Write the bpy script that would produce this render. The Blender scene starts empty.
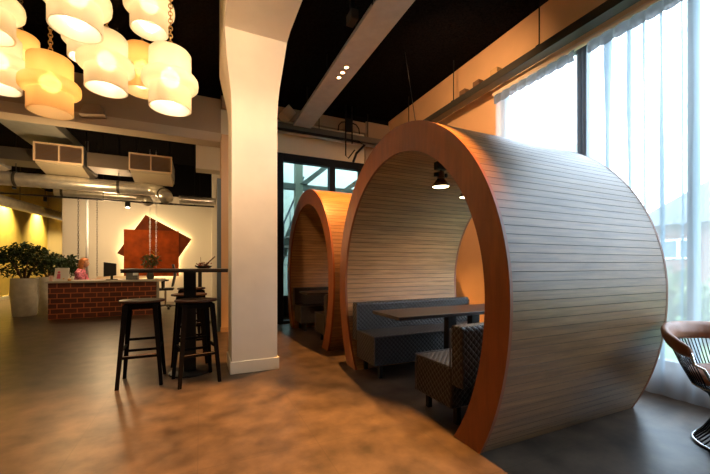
import bpy, math, random
from mathutils import Vector, Matrix, Euler
random.seed(7)
S = 1.2            # one layout unit (camera eye height) in metres
PI = math.pi
scene = bpy.context.scene
COL = scene.collection
BASE = {}          # thing -> base point in layout units

# ------------------------------------------------------------------ mesh builder
class MB:
    def __init__(s):
        s.v = []; s.f = []; s.t = []; s.mi = []; s.cur = 0
    def add(s, vs, fs, tint=None):
        n = len(s.v); s.v += [tuple(v) for v in vs]
        for f in fs:
            s.f.append([i + n for i in f]); s.t.append(random.random() if tint is None else tint); s.mi.append(s.cur)
    def box(s, x0, x1, y0, y1, z0, z1):
        v = [(x, y, z) for z in (z0, z1) for y in (y0, y1) for x in (x0, x1)]
        s.add(v, [(0,2,3,1),(4,5,7,6),(0,1,5,4),(1,3,7,5),(3,2,6,7),(2,0,4,6)]); return s
    def hexa(s, v):     # 8 corners: bottom loop 4 then top loop 4
        s.add(v, [(3,2,1,0),(4,5,6,7),(0,1,5,4),(1,2,6,5),(2,3,7,6),(3,0,4,7)]); return s
    def prism(s, poly, axis, a, b):
        n = len(poly)
        def P(p, q):
            if axis == 'x': return (q, p[0], p[1])
            if axis == 'y': return (p[0], q, p[1])
            return (p[0], p[1], q)
        v = [P(p, a) for p in poly] + [P(p, b) for p in poly]
        fs = [tuple(range(n))[::-1], tuple(range(n, 2*n))] + [(i, (i+1) % n, n + (i+1) % n, n + i) for i in range(n)]
        s.add(v, fs); return s
    def tube(s, pts, r, n=8, cap=True, closed=False):
        pts = [Vector(p) for p in pts]; m = len(pts)
        rs = r if isinstance(r, (list, tuple)) else [r]*m
        vs = []; up = None
        for i, p in enumerate(pts):
            a = pts[i-1] if (i > 0 or closed) else p
            b = pts[(i+1) % m] if (i < m-1 or closed) else p
            d = (b - a)
            d = d.normalized() if d.length > 1e-9 else Vector((0,0,1))
            if up is None:
                up = Vector((0,0,1)) if abs(d.z) < .9 else Vector((1,0,0))
            u = d.cross(up)
            if u.length < 1e-6: u = d.cross(Vector((.3,1,.2)))
            u.normalize(); w = u.cross(d).normalized(); up = w
            for k in range(n):
                t = 2*PI*k/n
                vs.append(p + (u*math.cos(t) + w*math.sin(t))*rs[i])
        fs = []
        for i in range(m if closed else m-1):
            j = (i+1) % m
            for k in range(n):
                fs.append((i*n+k, i*n+(k+1) % n, j*n+(k+1) % n, j*n+k))
        if cap and not closed:
            fs += [tuple(range(n))[::-1], tuple(range((m-1)*n, m*n))]
        s.add(vs, fs); return s
    def lathe(s, prof, c=(0,0), n=24, sx=1, sy=1, close=False):
        m = len(prof); vs = []
        for r, z in prof:
            for k in range(n):
                t = 2*PI*k/n
                vs.append((c[0]+r*sx*math.cos(t), c[1]+r*sy*math.sin(t), z))
        fs = []
        for i in range(m if close else m-1):
            j = (i+1) % m
            for k in range(n):
                fs.append((i*n+k, i*n+(k+1) % n, j*n+(k+1) % n, j*n+k))
        if not close:
            if prof[0][0] > 1e-6: fs.append(tuple(range(n))[::-1])
            if prof[-1][0] > 1e-6: fs.append(tuple(range((m-1)*n, m*n)))
        s.add(vs, fs); return s
    def build(s, name, mat, parent=None, local=False, origin=None, smooth=False, bevel=0, seg=2, auto=None):
        root = parent
        while root is not None and root.parent is not None: root = root.parent
        o0 = Vector((0,0,0))
        if not local:
            if origin is not None: o0 = Vector(origin)
            elif root is not None and root in BASE: o0 = Vector(BASE[root])
        me = bpy.data.meshes.new(name)
        me.from_pydata([tuple((Vector(v) - o0)*S) for v in s.v], [], s.f)
        mats = mat if isinstance(mat, (list, tuple)) else [mat]
        for m in mats: me.materials.append(m)
        if len(mats) > 1: me.polygons.foreach_set('material_index', s.mi)
        at = me.attributes.new('tint', 'FLOAT', 'FACE'); at.data.foreach_set('value', s.t)
        me.update()
        uv = me.uv_layers.new(name='UVMap')
        for p in me.polygons:
            nx, ny, nz = (abs(c) for c in p.normal)
            for li in p.loop_indices:
                co = me.vertices[me.loops[li].vertex_index].co
                if nz >= nx and nz >= ny: uv.data[li].uv = (co.x, co.y)
                elif nx >= ny: uv.data[li].uv = (co.y, co.z)
                else: uv.data[li].uv = (co.x, co.z)
            if smooth: p.use_smooth = True
        if smooth and auto: me.set_sharp_from_angle(angle=math.radians(auto))
        o = bpy.data.objects.new(name, me); COL.objects.link(o)
        if parent is not None: o.parent = parent
        if origin is not None and parent is None:
            o.location = Vector(origin)*S; BASE[o] = tuple(origin)
        if bevel:
            b = o.modifiers.new('Bevel', 'BEVEL'); b.width = bevel*S; b.segments = seg; b.limit_method = 'ANGLE'
        return o

def thing(name, label, cat, loc=(0,0,0), rz=0, group=None):
    o = bpy.data.objects.new(name, None); COL.objects.link(o)
    o.location = Vector(loc)*S; o.rotation_euler = (0,0,rz); o.empty_display_size = .1
    BASE[o] = tuple(loc)
    o['label'] = label; o['category'] = cat
    if group: o['group'] = group
    return o
def tag(o, label, cat, group=None, kind=None):
    o['label'] = label; o['category'] = cat
    if group: o['group'] = group
    if kind: o['kind'] = kind
    return o
def struct(o, label=None):
    o['kind'] = 'structure'
    if label: o['label'] = label
    return o
def dup(root, loc, rz, label, group=None):
    r = root.copy(); COL.objects.link(r); r.location = Vector(loc)*S; r.rotation_euler = (0,0,rz); BASE[r] = tuple(loc)
    r['label'] = label
    if group: r['group'] = group
    for ch in list(root.children):
        c = ch.copy(); COL.objects.link(c); c.parent = r
        for g in list(ch.children):
            d = g.copy(); COL.objects.link(d); d.parent = c
    return r

# ------------------------------------------------------------------ materials
def nt(name):
    m = bpy.data.materials.new(name); m.use_nodes = True
    t = m.node_tree; b = t.nodes.get('Principled BSDF')
    return m, t, b
def M(name, col, rough=.5, metal=0, spec=.5, noise=0, nscale=8, bump=0, bscale=60, coat=0):
    m, t, b = nt(name)
    b.inputs['Base Color'].default_value = (*col, 1); b.inputs['Roughness'].default_value = rough
    b.inputs['Metallic'].default_value = metal; b.inputs['Specular IOR Level'].default_value = spec
    b.inputs['Coat Weight'].default_value = coat
    L = t.links
    if noise or bump: tc = t.nodes.new('ShaderNodeTexCoord')
    if noise:
        n = t.nodes.new('ShaderNodeTexNoise'); n.inputs['Scale'].default_value = nscale; n.inputs['Detail'].default_value = 6
        r = t.nodes.new('ShaderNodeValToRGB')
        r.color_ramp.elements[0].position = .3; r.color_ramp.elements[1].position = .7
        r.color_ramp.elements[0].color = (*[c*(1-noise) for c in col], 1)
        r.color_ramp.elements[1].color = (*[min(1, c*(1+noise)) for c in col], 1)
        L.new(tc.outputs['Object'], n.inputs['Vector']); L.new(n.outputs['Fac'], r.inputs['Fac']); L.new(r.outputs['Color'], b.inputs['Base Color'])
    if bump:
        n2 = t.nodes.new('ShaderNodeTexNoise'); n2.inputs['Scale'].default_value = bscale; n2.inputs['Detail'].default_value = 4
        bp = t.nodes.new('ShaderNodeBump'); bp.inputs['Strength'].default_value = bump; bp.inputs['Distance'].default_value = .01
        L.new(tc.outputs['Object'], n2.inputs['Vector']); L.new(n2.outputs['Fac'], bp.inputs['Height']); L.new(bp.outputs['Normal'], b.inputs['Normal'])
    return m
def EM(name, col, st):
    m = bpy.data.materials.new(name); m.use_nodes = True; t = m.node_tree; t.nodes.clear()
    e = t.nodes.new('ShaderNodeEmission'); e.inputs[0].default_value = (*col, 1); e.inputs[1].default_value = st
    o = t.nodes.new('ShaderNodeOutputMaterial'); t.links.new(e.outputs[0], o.inputs[0]); return m
def WOOD(name, c0, c1, stretch, rough=.45, tint=.25, coords='Object', grain=.5, spec=.4):
    m, t, b = nt(name); L = t.links; N = t.nodes.new
    tc = N('ShaderNodeTexCoord'); mp = N('ShaderNodeMapping'); mp.inputs['Scale'].default_value = stretch
    at = N('ShaderNodeAttribute'); at.attribute_name = 'tint'
    ad = N('ShaderNodeVectorMath'); ad.operation = 'ADD'
    sc = N('ShaderNodeVectorMath'); sc.operation = 'SCALE'; sc.inputs['Scale'].default_value = 37.0
    cb = N('ShaderNodeCombineXYZ'); L.new(at.outputs['Fac'], cb.inputs[0]); L.new(at.outputs['Fac'], cb.inputs[1])
    L.new(cb.outputs[0], sc.inputs[0]); L.new(tc.outputs[coords], mp.inputs['Vector']); L.new(mp.outputs[0], ad.inputs[0]); L.new(sc.outputs[0], ad.inputs[1])
    n = N('ShaderNodeTexNoise'); n.inputs['Scale'].default_value = 1; n.inputs['Detail'].default_value = 8; n.inputs['Roughness'].default_value = .65
    L.new(ad.outputs[0], n.inputs['Vector'])
    r = N('ShaderNodeValToRGB'); r.color_ramp.elements[0].position = .5 - grain*.35; r.color_ramp.elements[1].position = .5 + grain*.35
    r.color_ramp.elements[0].color = (*c0, 1); r.color_ramp.elements[1].color = (*c1, 1)
    L.new(n.outputs['Fac'], r.inputs['Fac'])
    ma = N('ShaderNodeMath'); ma.operation = 'MULTIPLY_ADD'; ma.inputs[1].default_value = tint; ma.inputs[2].default_value = 1 - tint/2
    L.new(at.outputs['Fac'], ma.inputs[0])
    mx = N('ShaderNodeVectorMath'); mx.operation = 'SCALE'; L.new(r.outputs['Color'], mx.inputs[0]); L.new(ma.outputs[0], mx.inputs['Scale'])
    L.new(mx.outputs[0], b.inputs['Base Color'])
    b.inputs['Roughness'].default_value = rough; b.inputs['Specular IOR Level'].default_value = spec
    bp = N('ShaderNodeBump'); bp.inputs['Strength'].default_value = .12; bp.inputs['Distance'].default_value = .004
    L.new(n.outputs['Fac'], bp.inputs['Height']); L.new(bp.outputs['Normal'], b.inputs['Normal'])
    return m
def QUILT(name, col, size=.05, rough=.42):
    m, t, b = nt(name); L = t.links; N = t.nodes.new
    tc = N('ShaderNodeTexCoord'); sp = N('ShaderNodeSeparateXYZ'); L.new(tc.outputs['UV'], sp.inputs[0])
    def math_(op, a, c=None, d=None):
        x = N('ShaderNodeMath'); x.operation = op
        for i, q in enumerate((a, c, d)):
            if q is None: continue
            if isinstance(q, (int, float)): x.inputs[i].default_value = q
            else: L.new(q, x.inputs[i])
        return x.outputs[0]
    u = math_('ADD', sp.outputs[0], sp.outputs[1]); v = math_('SUBTRACT', sp.outputs[0], sp.outputs[1])
    def pil(q):
        s_ = math_('MULTIPLY', q, PI/size); return math_('ABSOLUTE', math_('SINE', s_))
    h = math_('POWER', math_('MULTIPLY', pil(u), pil(v)), .45)
    bp = N('ShaderNodeBump'); bp.inputs['Strength'].default_value = 1; bp.inputs['Distance'].default_value = .007
    L.new(h, bp.inputs['Height']); L.new(bp.outputs['Normal'], b.inputs['Normal'])
    b.inputs['Base Color'].default_value = (*col, 1)
    b.inputs['Roughness'].default_value = rough; b.inputs['Specular IOR Level'].default_value = .36
    return m
def BRICK(name, c1, c2, mortar, w, h, ms, rough=.8, coords='UV', offset=.5, bump=.6, noise=.0, off=(0,0,0), rough_noise=False, msmooth=.1, spec=.5):
    m, t, b = nt(name); L = t.links; N = t.nodes.new
    tc = N('ShaderNodeTexCoord'); mp = N('ShaderNodeMapping'); mp.inputs['Location'].default_value = off
    bt = N('ShaderNodeTexBrick'); bt.offset = offset
    bt.inputs['Scale'].default_value = 1; bt.inputs['Brick Width'].default_value = w; bt.inputs['Row Height'].default_value = h
    bt.inputs['Mortar Size'].default_value = ms; bt.inputs['Mortar Smooth'].default_value = msmooth
    bt.inputs['Color1'].default_value = (*c1, 1); bt.inputs['Color2'].default_value = (*c2, 1); bt.inputs['Mortar'].default_value = (*mortar, 1)
    L.new(tc.outputs[coords], mp.inputs['Vector']); L.new(mp.outputs[0], bt.inputs['Vector'])
    out = bt.outputs['Color']
    if noise:
        n = N('ShaderNodeTexNoise'); n.inputs['Scale'].default_value = 4.2; n.inputs['Detail'].default_value = 9; n.inputs['Roughness'].default_value = .6
        L.new(tc.outputs['Object'], n.inputs['Vector'])
        mr = N('ShaderNodeMapRange'); mr.inputs['From Min'].default_value = .32; mr.inputs['From Max'].default_value = .68
        mr.inputs['To Min'].default_value = 1-noise; mr.inputs['To Max'].default_value = 1+noise
        L.new(n.outputs['Fac'], mr.inputs['Value'])
        sc = N('ShaderNodeVectorMath'); sc.operation = 'SCALE'; L.new(out, sc.inputs[0]); L.new(mr.outputs[0], sc.inputs['Scale']); out = sc.outputs[0]
        if rough_noise:
            m2 = N('ShaderNodeMapRange'); m2.inputs['From Min'].default_value = .3; m2.inputs['From Max'].default_value = .7
            m2.inputs['To Min'].default_value = rough-.1; m2.inputs['To Max'].default_value = rough+.12
            L.new(n.outputs['Fac'], m2.inputs['Value']); L.new(m2.outputs[0], b.inputs['Roughness'])
    L.new(out, b.inputs['Base Color'])
    b.inputs['Specular IOR Level'].default_value = spec
    if not rough_noise: b.inputs['Roughness'].default_value = rough
    if bump:
        bp = N('ShaderNodeBump'); bp.invert = True; bp.inputs['Strength'].default_value = bump; bp.inputs['Distance'].default_value = .008
        L.new(bt.outputs['Fac'], bp.inputs['Height']); L.new(bp.outputs['Normal'], b.inputs['Normal'])
    return m
def SHEER(name, col, through):
    m = bpy.data.materials.new(name); m.use_nodes = True; t = m.node_tree; t.nodes.clear(); N = t.nodes.new; L = t.links
    tr = N('ShaderNodeBsdfTransparent'); tl = N('ShaderNodeBsdfTranslucent'); df = N('ShaderNodeBsdfDiffuse')
    tl.inputs[0].default_value = (*col, 1); df.inputs[0].default_value = (*col, 1)
    a = N('ShaderNodeMixShader'); a.inputs[0].default_value = .45; L.new(tl.outputs[0], a.inputs[1]); L.new(df.outputs[0], a.inputs[2])
    c = N('ShaderNodeMixShader'); c.inputs[0].default_value = through; L.new(a.outputs[0], c.inputs[1]); L.new(tr.outputs[0], c.inputs[2])
    o = N('ShaderNodeOutputMaterial'); L.new(c.outputs[0], o.inputs[0]); return m
def GLASS(name, tintc=(1,1,1), refl=.06):
    m = bpy.data.materials.new(name); m.use_nodes = True; t = m.node_tree; t.nodes.clear(); N = t.nodes.new; L = t.links
    tr = N('ShaderNodeBsdfTransparent'); tr.inputs[0].default_value = (*tintc, 1)
    gl = N('ShaderNodeBsdfGlossy'); gl.inputs['Roughness'].default_value = .02
    c = N('ShaderNodeMixShader'); c.inputs[0].default_value = refl; L.new(tr.outputs[0], c.inputs[1]); L.new(gl.outputs[0], c.inputs[2])
    o = N('ShaderNodeOutputMaterial'); L.new(c.outputs[0], o.inputs[0]); return m
def LAMPGLASS(name, col, tl_w=.75):
    m = bpy.data.materials.new(name); m.use_nodes = True; t = m.node_tree; t.nodes.clear(); N = t.nodes.new; L = t.links
    tl = N('ShaderNodeBsdfTranslucent'); tl.inputs[0].default_value = (*col, 1)
    df = N('ShaderNodeBsdfDiffuse'); df.inputs[0].default_value = (*col, 1)
    gl = N('ShaderNodeBsdfGlossy'); gl.inputs['Roughness'].default_value = .15
    a = N('ShaderNodeMixShader'); a.inputs[0].default_value = 1 - tl_w; L.new(tl.outputs[0], a.inputs[1]); L.new(df.outputs[0], a.inputs[2])
    rf = N('ShaderNodeBsdfRefraction'); rf.inputs['IOR'].default_value = 1.06; rf.inputs['Roughness'].default_value = .55; rf.inputs['Color'].default_value = (*col, 1)
    b2 = N('ShaderNodeMixShader'); b2.inputs[0].default_value = .38; L.new(a.outputs[0], b2.inputs[1]); L.new(rf.outputs[0], b2.inputs[2])
    c = N('ShaderNodeMixShader'); c.inputs[0].default_value = .04; L.new(b2.outputs[0], c.inputs[1]); L.new(gl.outputs[0], c.inputs[2])
    o = N('ShaderNodeOutputMaterial'); L.new(c.outputs[0], o.inputs[0]); return m

plaster = M('cream_plaster', (.84,.76,.64), .85, noise=.05, nscale=3)
plaster_wall = M('wall_plaster', (.74,.66,.52), .85, noise=.06, nscale=2)
orange_wall = M('tan_wall_paint', (.72,.45,.24), .85, noise=.06, nscale=2)
white_wall = M('white_wall_paint', (.62,.57,.49), .85)
yellow_wall = M('yellow_wall_paint', (.62,.45,.10), .85, noise=.08, nscale=4)
brown_wall = M('brown_band_paint', (.36,.27,.20), .85)
black_ceil = M('black_acoustic_spray', (.007,.006,.006), .95, spec=0, bump=.9, bscale=70, noise=.6, nscale=45)
blackm = M('black_metal', (.007,.007,.008), .5, .1, spec=.25)
blackp = M('black_plastic', (.015,.015,.017), .45)
blackw = M('black_stained_wood', (.005,.004,.004), .75, spec=.03)
seatw = WOOD('reddish_seat_wood', (.022,.008,.004), (.045,.016,.008), (3,30,30), .5, spec=.2)
steel = M('galvanised_steel', (.50,.50,.50), .38, .85, noise=.15, nscale=6)
ductm = M('spiral_duct_steel', (.80,.77,.72), .30, .75, noise=.12, nscale=9)
greybox = M('grey_sheet_metal', (.33,.32,.31), .5, .4)
greybeam = M('light_grey_beam_paint', (.34,.35,.35), .55, .2, noise=.08, nscale=7)
frame_grey = M('grey_blue_window_frame', (.13,.16,.20), .45)
navy = M('blue_grey_post_paint', (.06,.10,.14), .5)
chrome = M('chrome', (.75,.75,.76), .12, 1)
oak_out = WOOD('pale_oak_planks', (.125,.060,.020), (.245,.125,.046), (2.2,42,42), .36, .22)
oak_in = WOOD('warm_oak_planks', (.18,.088,.030), (.35,.185,.070), (2.2,42,42), .45, .3)
groove = M('dark_groove', (.06,.04,.028), .9)
rimw = WOOD('cherry_veneer', (.13,.032,.006), (.26,.070,.013), (30,14,2.0), .42, .1, grain=.7)
quilt = QUILT('quilted_black_leather', (.015,.011,.010))
leather_plain = M('plain_black_leather', (.06,.05,.048), .4, bump=.15)
tabletop_m = WOOD('dark_walnut_top', (.010,.006,.004), (.030,.015,.009), (2,26,26), .38)
floor_m = BRICK('concrete_look_floor_tiles', (.056,.038,.026), (.062,.042,.029), (.041,.029,.020), .615*S, .615*S, .0025, rough=.36, coords='Object', offset=0, bump=.06, noise=.62, off=(-2.45*S+.615*S*20, -1.215*S+.615*S*20, 0), rough_noise=False, spec=.38)
brick_m = BRICK('dark_brick', (.085,.026,.018), (.13,.036,.022), (.42,.115,.045), .20*S, .095*S, .011, rough=.8)
counter_m = M('pale_stone_worktop', (.42,.40,.37), .35, noise=.1, nscale=20)
pot_m = M('grey_glazed_pot', (.50,.48,.42), .38, noise=.12, nscale=9)
leaf_m = M('dark_green_leaf', (.020,.040,.014), .55, spec=.25, noise=.6, nscale=9)
leaf2_m = M('fresh_green_leaf', (.10,.18,.04), .5, noise=.5, nscale=12)
bark_m = M('brown_bark', (.10,.06,.035), .9)
soil_m = M('dark_soil', (.03,.02,.014), .95)
corten = M('rust_steel_panel', (.19,.030,.002), .7, 0, spec=.1, noise=.35, nscale=4)
sheer = SHEER('sheer_voile', (.86,.89,.92), .62)
sheer_fold = SHEER('shaded_doubled_voile', (.24,.34,.42), .03)  # white voile, with the bluish shade of the folds put into the colour
sheer_head = SHEER('shaded_gathered_voile', (.20,.20,.20), .03)  # white voile too; its grey is backlit shade painted in
pane = GLASS('clear_glass')
pane2 = GLASS('greenish_glass', (.86,.95,.93), .04)
lamp_glass = LAMPGLASS('frosted_amber_glass', (.98,.92,.80))
lamp_glass_dim = LAMPGLASS('dim_glow_amber_glass', (.96,.76,.46))  # deeper tint stands in for the weaker glow of the dim lamps
bulb_m = EM("lamp_bulb", (1,.72,.38), 20)
spot_em = EM('spot_lens', (1,.62,.26), 22)
spot_em2 = EM('small_spot_lens', (1,.80,.50), 14)
led_em = EM('led_tape', (1,.74,.30), 34)
brass = M('aged_brass', (.33,.20,.07), .35, .9)

# ------------------------------------------------------------------ room shell
CZ = 3.75
struct(MB().box(-5.3, 3.45, -2.6, 16.5, -.12, 0).build('floor', floor_m))
struct(MB().box(-5.3, 3.45, -2.6, 5.75, CZ, CZ+.1).build('ceiling', black_ceil))
struct(MB().box(-5.3, .40, 5.75, 16.5, CZ, CZ+.1).build('ceiling_reception', black_ceil))
# right wall with its window openings
w = MB()
w.box(3.3, 3.45, 3.03, 5.75, 0, CZ)
w.box(3.3, 3.45, -2.6, 3.03, 3.12, CZ)
w.box(3.3, 3.45, -2.6, -.63, 0, 3.12)
struct(w.build('wall_right', orange_wall))
struct(MB().box(3.26, 3.45, -.63, 3.03, 0, .20).build('baseboard_right', M('dark_brown_plinth', (.075,.05,.038), .6)))
struct(MB().box(-5.3, 3.45, -2.7, -2.6, 0, CZ).build('wall_front', plaster_wall))
struct(MB().box(-5.4, -5.2, -2.6, 16.5, 0, CZ).build('wall_left', yellow_wall))
# back wall: lintel over the glazed screen, top band, pilaster
wb = MB()
wb.box(.30, 3.3, 5.75, 5.95, 2.9, CZ)
struct(wb.build('wall_back', plaster_wall))
struct(MB().box(.30, 2.80, 5.68, 5.75, 3.44, 3.64).build('trim_1', brown_wall, bevel=.01))
struct(MB().box(.30, 3.3, 5.70, 5.75, 3.64, CZ).build('trim_2', black_ceil))
struct(MB().box(2.80, 3.3, 5.66, 5.75, 2.9, 3.66).build('trim_3', brown_wall, bevel=.008))
# lintel over the opening to the reception
lt = MB(); lt.box(-5.2, .30, 5.75, 6.0, 3.06, 3.60)
struct(lt.build('beam_portal', M('brown_beam_paint', (.42,.31,.22), .8)))
struct(MB().box(-5.2, .30, 5.72, 6.0, 2.92, 3.06).build('beam_portal_edge', M('beige_beam_paint', (.58,.47,.36), .8)))
struct(MB().box(-5.2, .30, 5.80, 6.0, 3.60, CZ).build('beam_portal_top', black_ceil))
# jamb column of the opening
struct(MB().box(.29, .52, 5.44, 5.75, 0, 2.95).build('column_jamb', M('tan_jamb_paint', (.62,.40,.22), .85)))
struct(MB().box(.28, .53, 5.42, 5.75, 0, .07).build('baseboard_jamb', M('tan_skirting', (.40,.24,.12), .6)))
struct(MB().box(.235, .29, 5.50, 5.60, 0, 2.3).build('trim_4', navy))
# reception walls
struct(MB().box(.30, .42, 5.95, 10.5, 0, CZ).build('wall_reception_right', white_wall))
struct(MB().box(-3.05, .42, 10.5, 10.7, 0, 2.86).build('wall_reception_back', white_wall))
struct(MB().box(-3.05, .42, 10.48, 10.7, 2.86, CZ).build('wall_reception_back_upper', black_ceil))
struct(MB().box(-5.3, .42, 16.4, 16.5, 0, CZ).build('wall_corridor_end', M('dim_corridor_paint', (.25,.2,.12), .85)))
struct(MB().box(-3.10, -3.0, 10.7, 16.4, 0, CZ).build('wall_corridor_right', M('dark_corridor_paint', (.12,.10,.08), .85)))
struct(MB().box(-5.2, -5.17, -2.6, 16.4, 0, .09).build('baseboard_left', M('white_skirting', (.7,.66,.55), .6)))
struct(MB().prism([(6.02,2.55),(6.30,2.55),(6.30,3.6),(6.02,3.6)], 'x', -.06, .30).build('trim_5', white_wall))
# corridor door with a lit pane at the far end
dm = MB(); dm.box(-4.05, -3.55, 16.34, 16.4, 0, 2.05)
d1 = struct(dm.build('door_1', M('dark_door', (.05,.045,.04), .6)))
MB().box(-3.93, -3.74, 16.31, 16.34, .7, 1.9).build('pane', EM('daylit_door_pane', (.80,.9,1), 1.2), d1)

# foreground column carrying a haunched beam
x0, x1 = .265, .680
loops = [(0,x0,3.31),(2.34,x0,3.31),(2.46,x0-.002,3.30),(2.56,x0-.010,3.268),(2.66,x0-.030,3.195),(2.77,x0-.058,3.06),(2.905,x0-.085,2.905),(2.93,x0-.085,2.78),(2.93,x0-.085,-2.6)]
cm_ = MB(); cv = []
for z, xl, yf in loops: cv += [(xl,yf,z),(x1,yf,z)]
nl = len(loops); ns = nl - 3          # ns spans belong to the shaft and haunch
bk = []
for z, xl, yf in loops[:ns+1]: bk += [(xl,3.72,z),(x1,3.72,z)]
tp_ = [(x0-.085,3.72,CZ),(x1,3.72,CZ),(x0-.085,-2.6,CZ),(x1,-2.6,CZ)]
nb_ = 2*nl; nt_ = nb_ + len(bk)
fs = [(2*k, 2*k+1, 2*k+3, 2*k+2) for k in range(nl-1)]
for k in range(ns):
    fs.append((2*k, 2*k+2, nb_+2*k+2, nb_+2*k)); fs.append((2*k+1, nb_+2*k+1, nb_+2*k+3, 2*k+3)); fs.append((nb_+2*k, nb_+2*k+2, nb_+2*k+3, nb_+2*k+1))
q = 2*ns
fs.append((q, q+2, q+4, nt_+2, nt_, nb_+q)); fs.append((q+1, nb_+q+1, nt_+1, nt_+3, q+5, q+3)); fs.append((nb_+q, nt_, nt_+1, nb_+q+1))
fs.append((q+4, q+5, nt_+3, nt_+2)); fs.append((nt_, nt_+2, nt_+3, nt_+1)); fs.append((0, nb_, nb_+1, 1))
cm_.add(cv+bk+tp_, fs)
column = struct(cm_.build('column', plaster, smooth=True, auto=20))
MB().box(x0-.016, x1+.016, 3.294, 3.736, 0, .112).build('baseboard', M('cream_skirting', (.86,.79,.68), .5), column, bevel=.004)

# ------------------------------------------------------------------ right-hand windows
def window(n, y0, y1, fw=.025):
    m = MB()
    m.box(3.33, 3.41, y0-fw, y0+fw, .20, 3.12); m.box(3.33, 3.41, y1-fw, y1+fw, .20, 3.12)
    m.box(3.33, 3.41, y0+fw, y1-fw, .20, .25); m.box(3.33, 3.41, y0+fw, y1-fw, 3.085, 3.12)
    o = struct(m.build('window_%d' % n, frame_grey, bevel=.006))
    MB().box(3.365, 3.372, y0+fw, y1-fw, .25, 3.085).build('pane', pane, o)
window(1, 2.105, 3.0); window(2, 1.285, 2.05, .017); window(3, .25, 1.265, .017); window(4, -.60, .20)
# curtain rail and sheer curtains
tag(MB().tube([(3.20,3.02,3.035),(3.20,-2.5,3.035)], .028, 10).build('curtain_rail', M('cream_rail', (.75,.6,.45), .5), origin=(3.20,.5,3.035)), 'cream rounded curtain rail running above the windows on the tan wall', 'curtain rail')
def curtain(label, ya, yb, seed, folds):
    rnd = random.Random(seed)
    t = thing('sheer_curtain', label, 'curtain', (3.19, (ya+yb)/2, 0), 0, 'sheer curtains at the windows')
    n = int(abs(ya-yb)*150)
    ph = 0; xs = []
    y = ya
    lam = .10
    for i in range(n+1):
        y = ya + (yb-ya)*i/n
        if i % 9 == 0: lam = rnd.uniform(.07, .17)
        ph += 2*PI*abs(ya-yb)/n/lam
        a = .007 + .004*math.sin(i*.05+seed)
        for fy, fw, fa in []:
            a += fa*math.exp(-((y-fy)/fw)**2)
        xs.append((y, a*math.sin(ph), ph))
    def sheet(z0, z1, k0, k1, off=0, rows=8):
        m = MB(); vs = []
        for j in range(rows+1):
            u = j/rows; z = z0 + (z1-z0)*u
            for i, (y, dx, p) in enumerate(xs):
                k = k0 + (k1-k0)*u
                sway = .012*math.sin(3*u+i*.013*2)
                vs.append((3.19 + dx*k + off, y + sway*(1-u), z))
        w_ = n+1
        fs = [(j*w_+i, j*w_+i+1, (j+1)*w_+i+1, (j+1)*w_+i) for j in range(rows) for i in range(n)]
        m.add(vs, fs); return m
    sheet(.012, 2.96, 1.15, .8).build('drape', sheer, t, smooth=True)
    for fy, fw, fa in folds:
        m = MB(); vs = []
        for j in range(13):
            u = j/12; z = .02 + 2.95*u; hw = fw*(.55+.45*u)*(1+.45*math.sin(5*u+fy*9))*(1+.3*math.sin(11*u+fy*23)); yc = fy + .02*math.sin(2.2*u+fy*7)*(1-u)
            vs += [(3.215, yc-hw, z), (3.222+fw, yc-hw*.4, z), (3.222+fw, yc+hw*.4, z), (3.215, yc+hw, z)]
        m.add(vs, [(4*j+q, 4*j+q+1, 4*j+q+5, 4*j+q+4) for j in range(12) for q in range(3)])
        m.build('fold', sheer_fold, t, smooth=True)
    # gathered heading
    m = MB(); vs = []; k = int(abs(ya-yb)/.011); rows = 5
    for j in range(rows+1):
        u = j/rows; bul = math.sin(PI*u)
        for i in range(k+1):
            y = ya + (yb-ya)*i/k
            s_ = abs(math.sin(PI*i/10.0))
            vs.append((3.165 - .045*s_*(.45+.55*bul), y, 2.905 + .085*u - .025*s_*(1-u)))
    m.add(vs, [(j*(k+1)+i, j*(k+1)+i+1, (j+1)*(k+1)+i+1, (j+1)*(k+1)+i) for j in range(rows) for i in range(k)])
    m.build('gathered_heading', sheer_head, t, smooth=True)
    return t
curtain('narrower white sheer curtain at the window right behind the wooden tunnel', 2.99, 2.025, 3, [])
curtain('wide white sheer curtain reaching the floor behind the leather armchair', 1.925, .10, 5, [(1.78,.020,.07),(1.62,.018,.07),(1.52,.009,.06),(1.41,.016,.07),(1.285,.006,.05),(1.205,.016,.09),(1.0,.02,.05)])

# ------------------------------------------------------------------ outside
struct(MB().box(3.6, 40, -25, 40, -.25, -.1).build('ground_outside', M('lawn_green', (.10,.17,.05), .9, noise=.4, nscale=3)))
hs = thing('house', 'low house with grey tiled roof and brick band seen through the right window', 'house', (12,2,-.1))
MB().box(12, 17, -3, 5.9, -.1, 2.12).build('wall', BRICK('outside_brick', (.16,.06,.04), (.20,.08,.05), (.2,.17,.15), .2, .07, .01), hs)
rf = MB(); rf.hexa([(11.6,-3.4,2.1),(17.4,-3.4,2.1),(17.4,6.1,2.1),(11.6,6.1,2.1),(14.4,-1,4.2),(14.6,-1,4.2),(14.6,4.0,4.2),(14.4,4.0,4.2)])
rf.build('roof', BRICK('grey_roof_tiles', (.055,.065,.07), (.075,.085,.09), (.03,.035,.04), .3, .2, .02), hs)
for i in range(5):
    ya = 5.3 - i*1.15
    wd = MB().box(11.95, 12.0, ya-.9, ya, 1.16, 1.72).build('window', M('white_window_frame', (.75,.78,.8), .5), hs)
    for k in range(2):
        MB().box(11.94, 11.95, ya-.83+k*.42, ya-.50+k*.42, 1.22, 1.66).build('pane', M('dark_house_pane', (.10,.14,.17), .15), wd)
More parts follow.
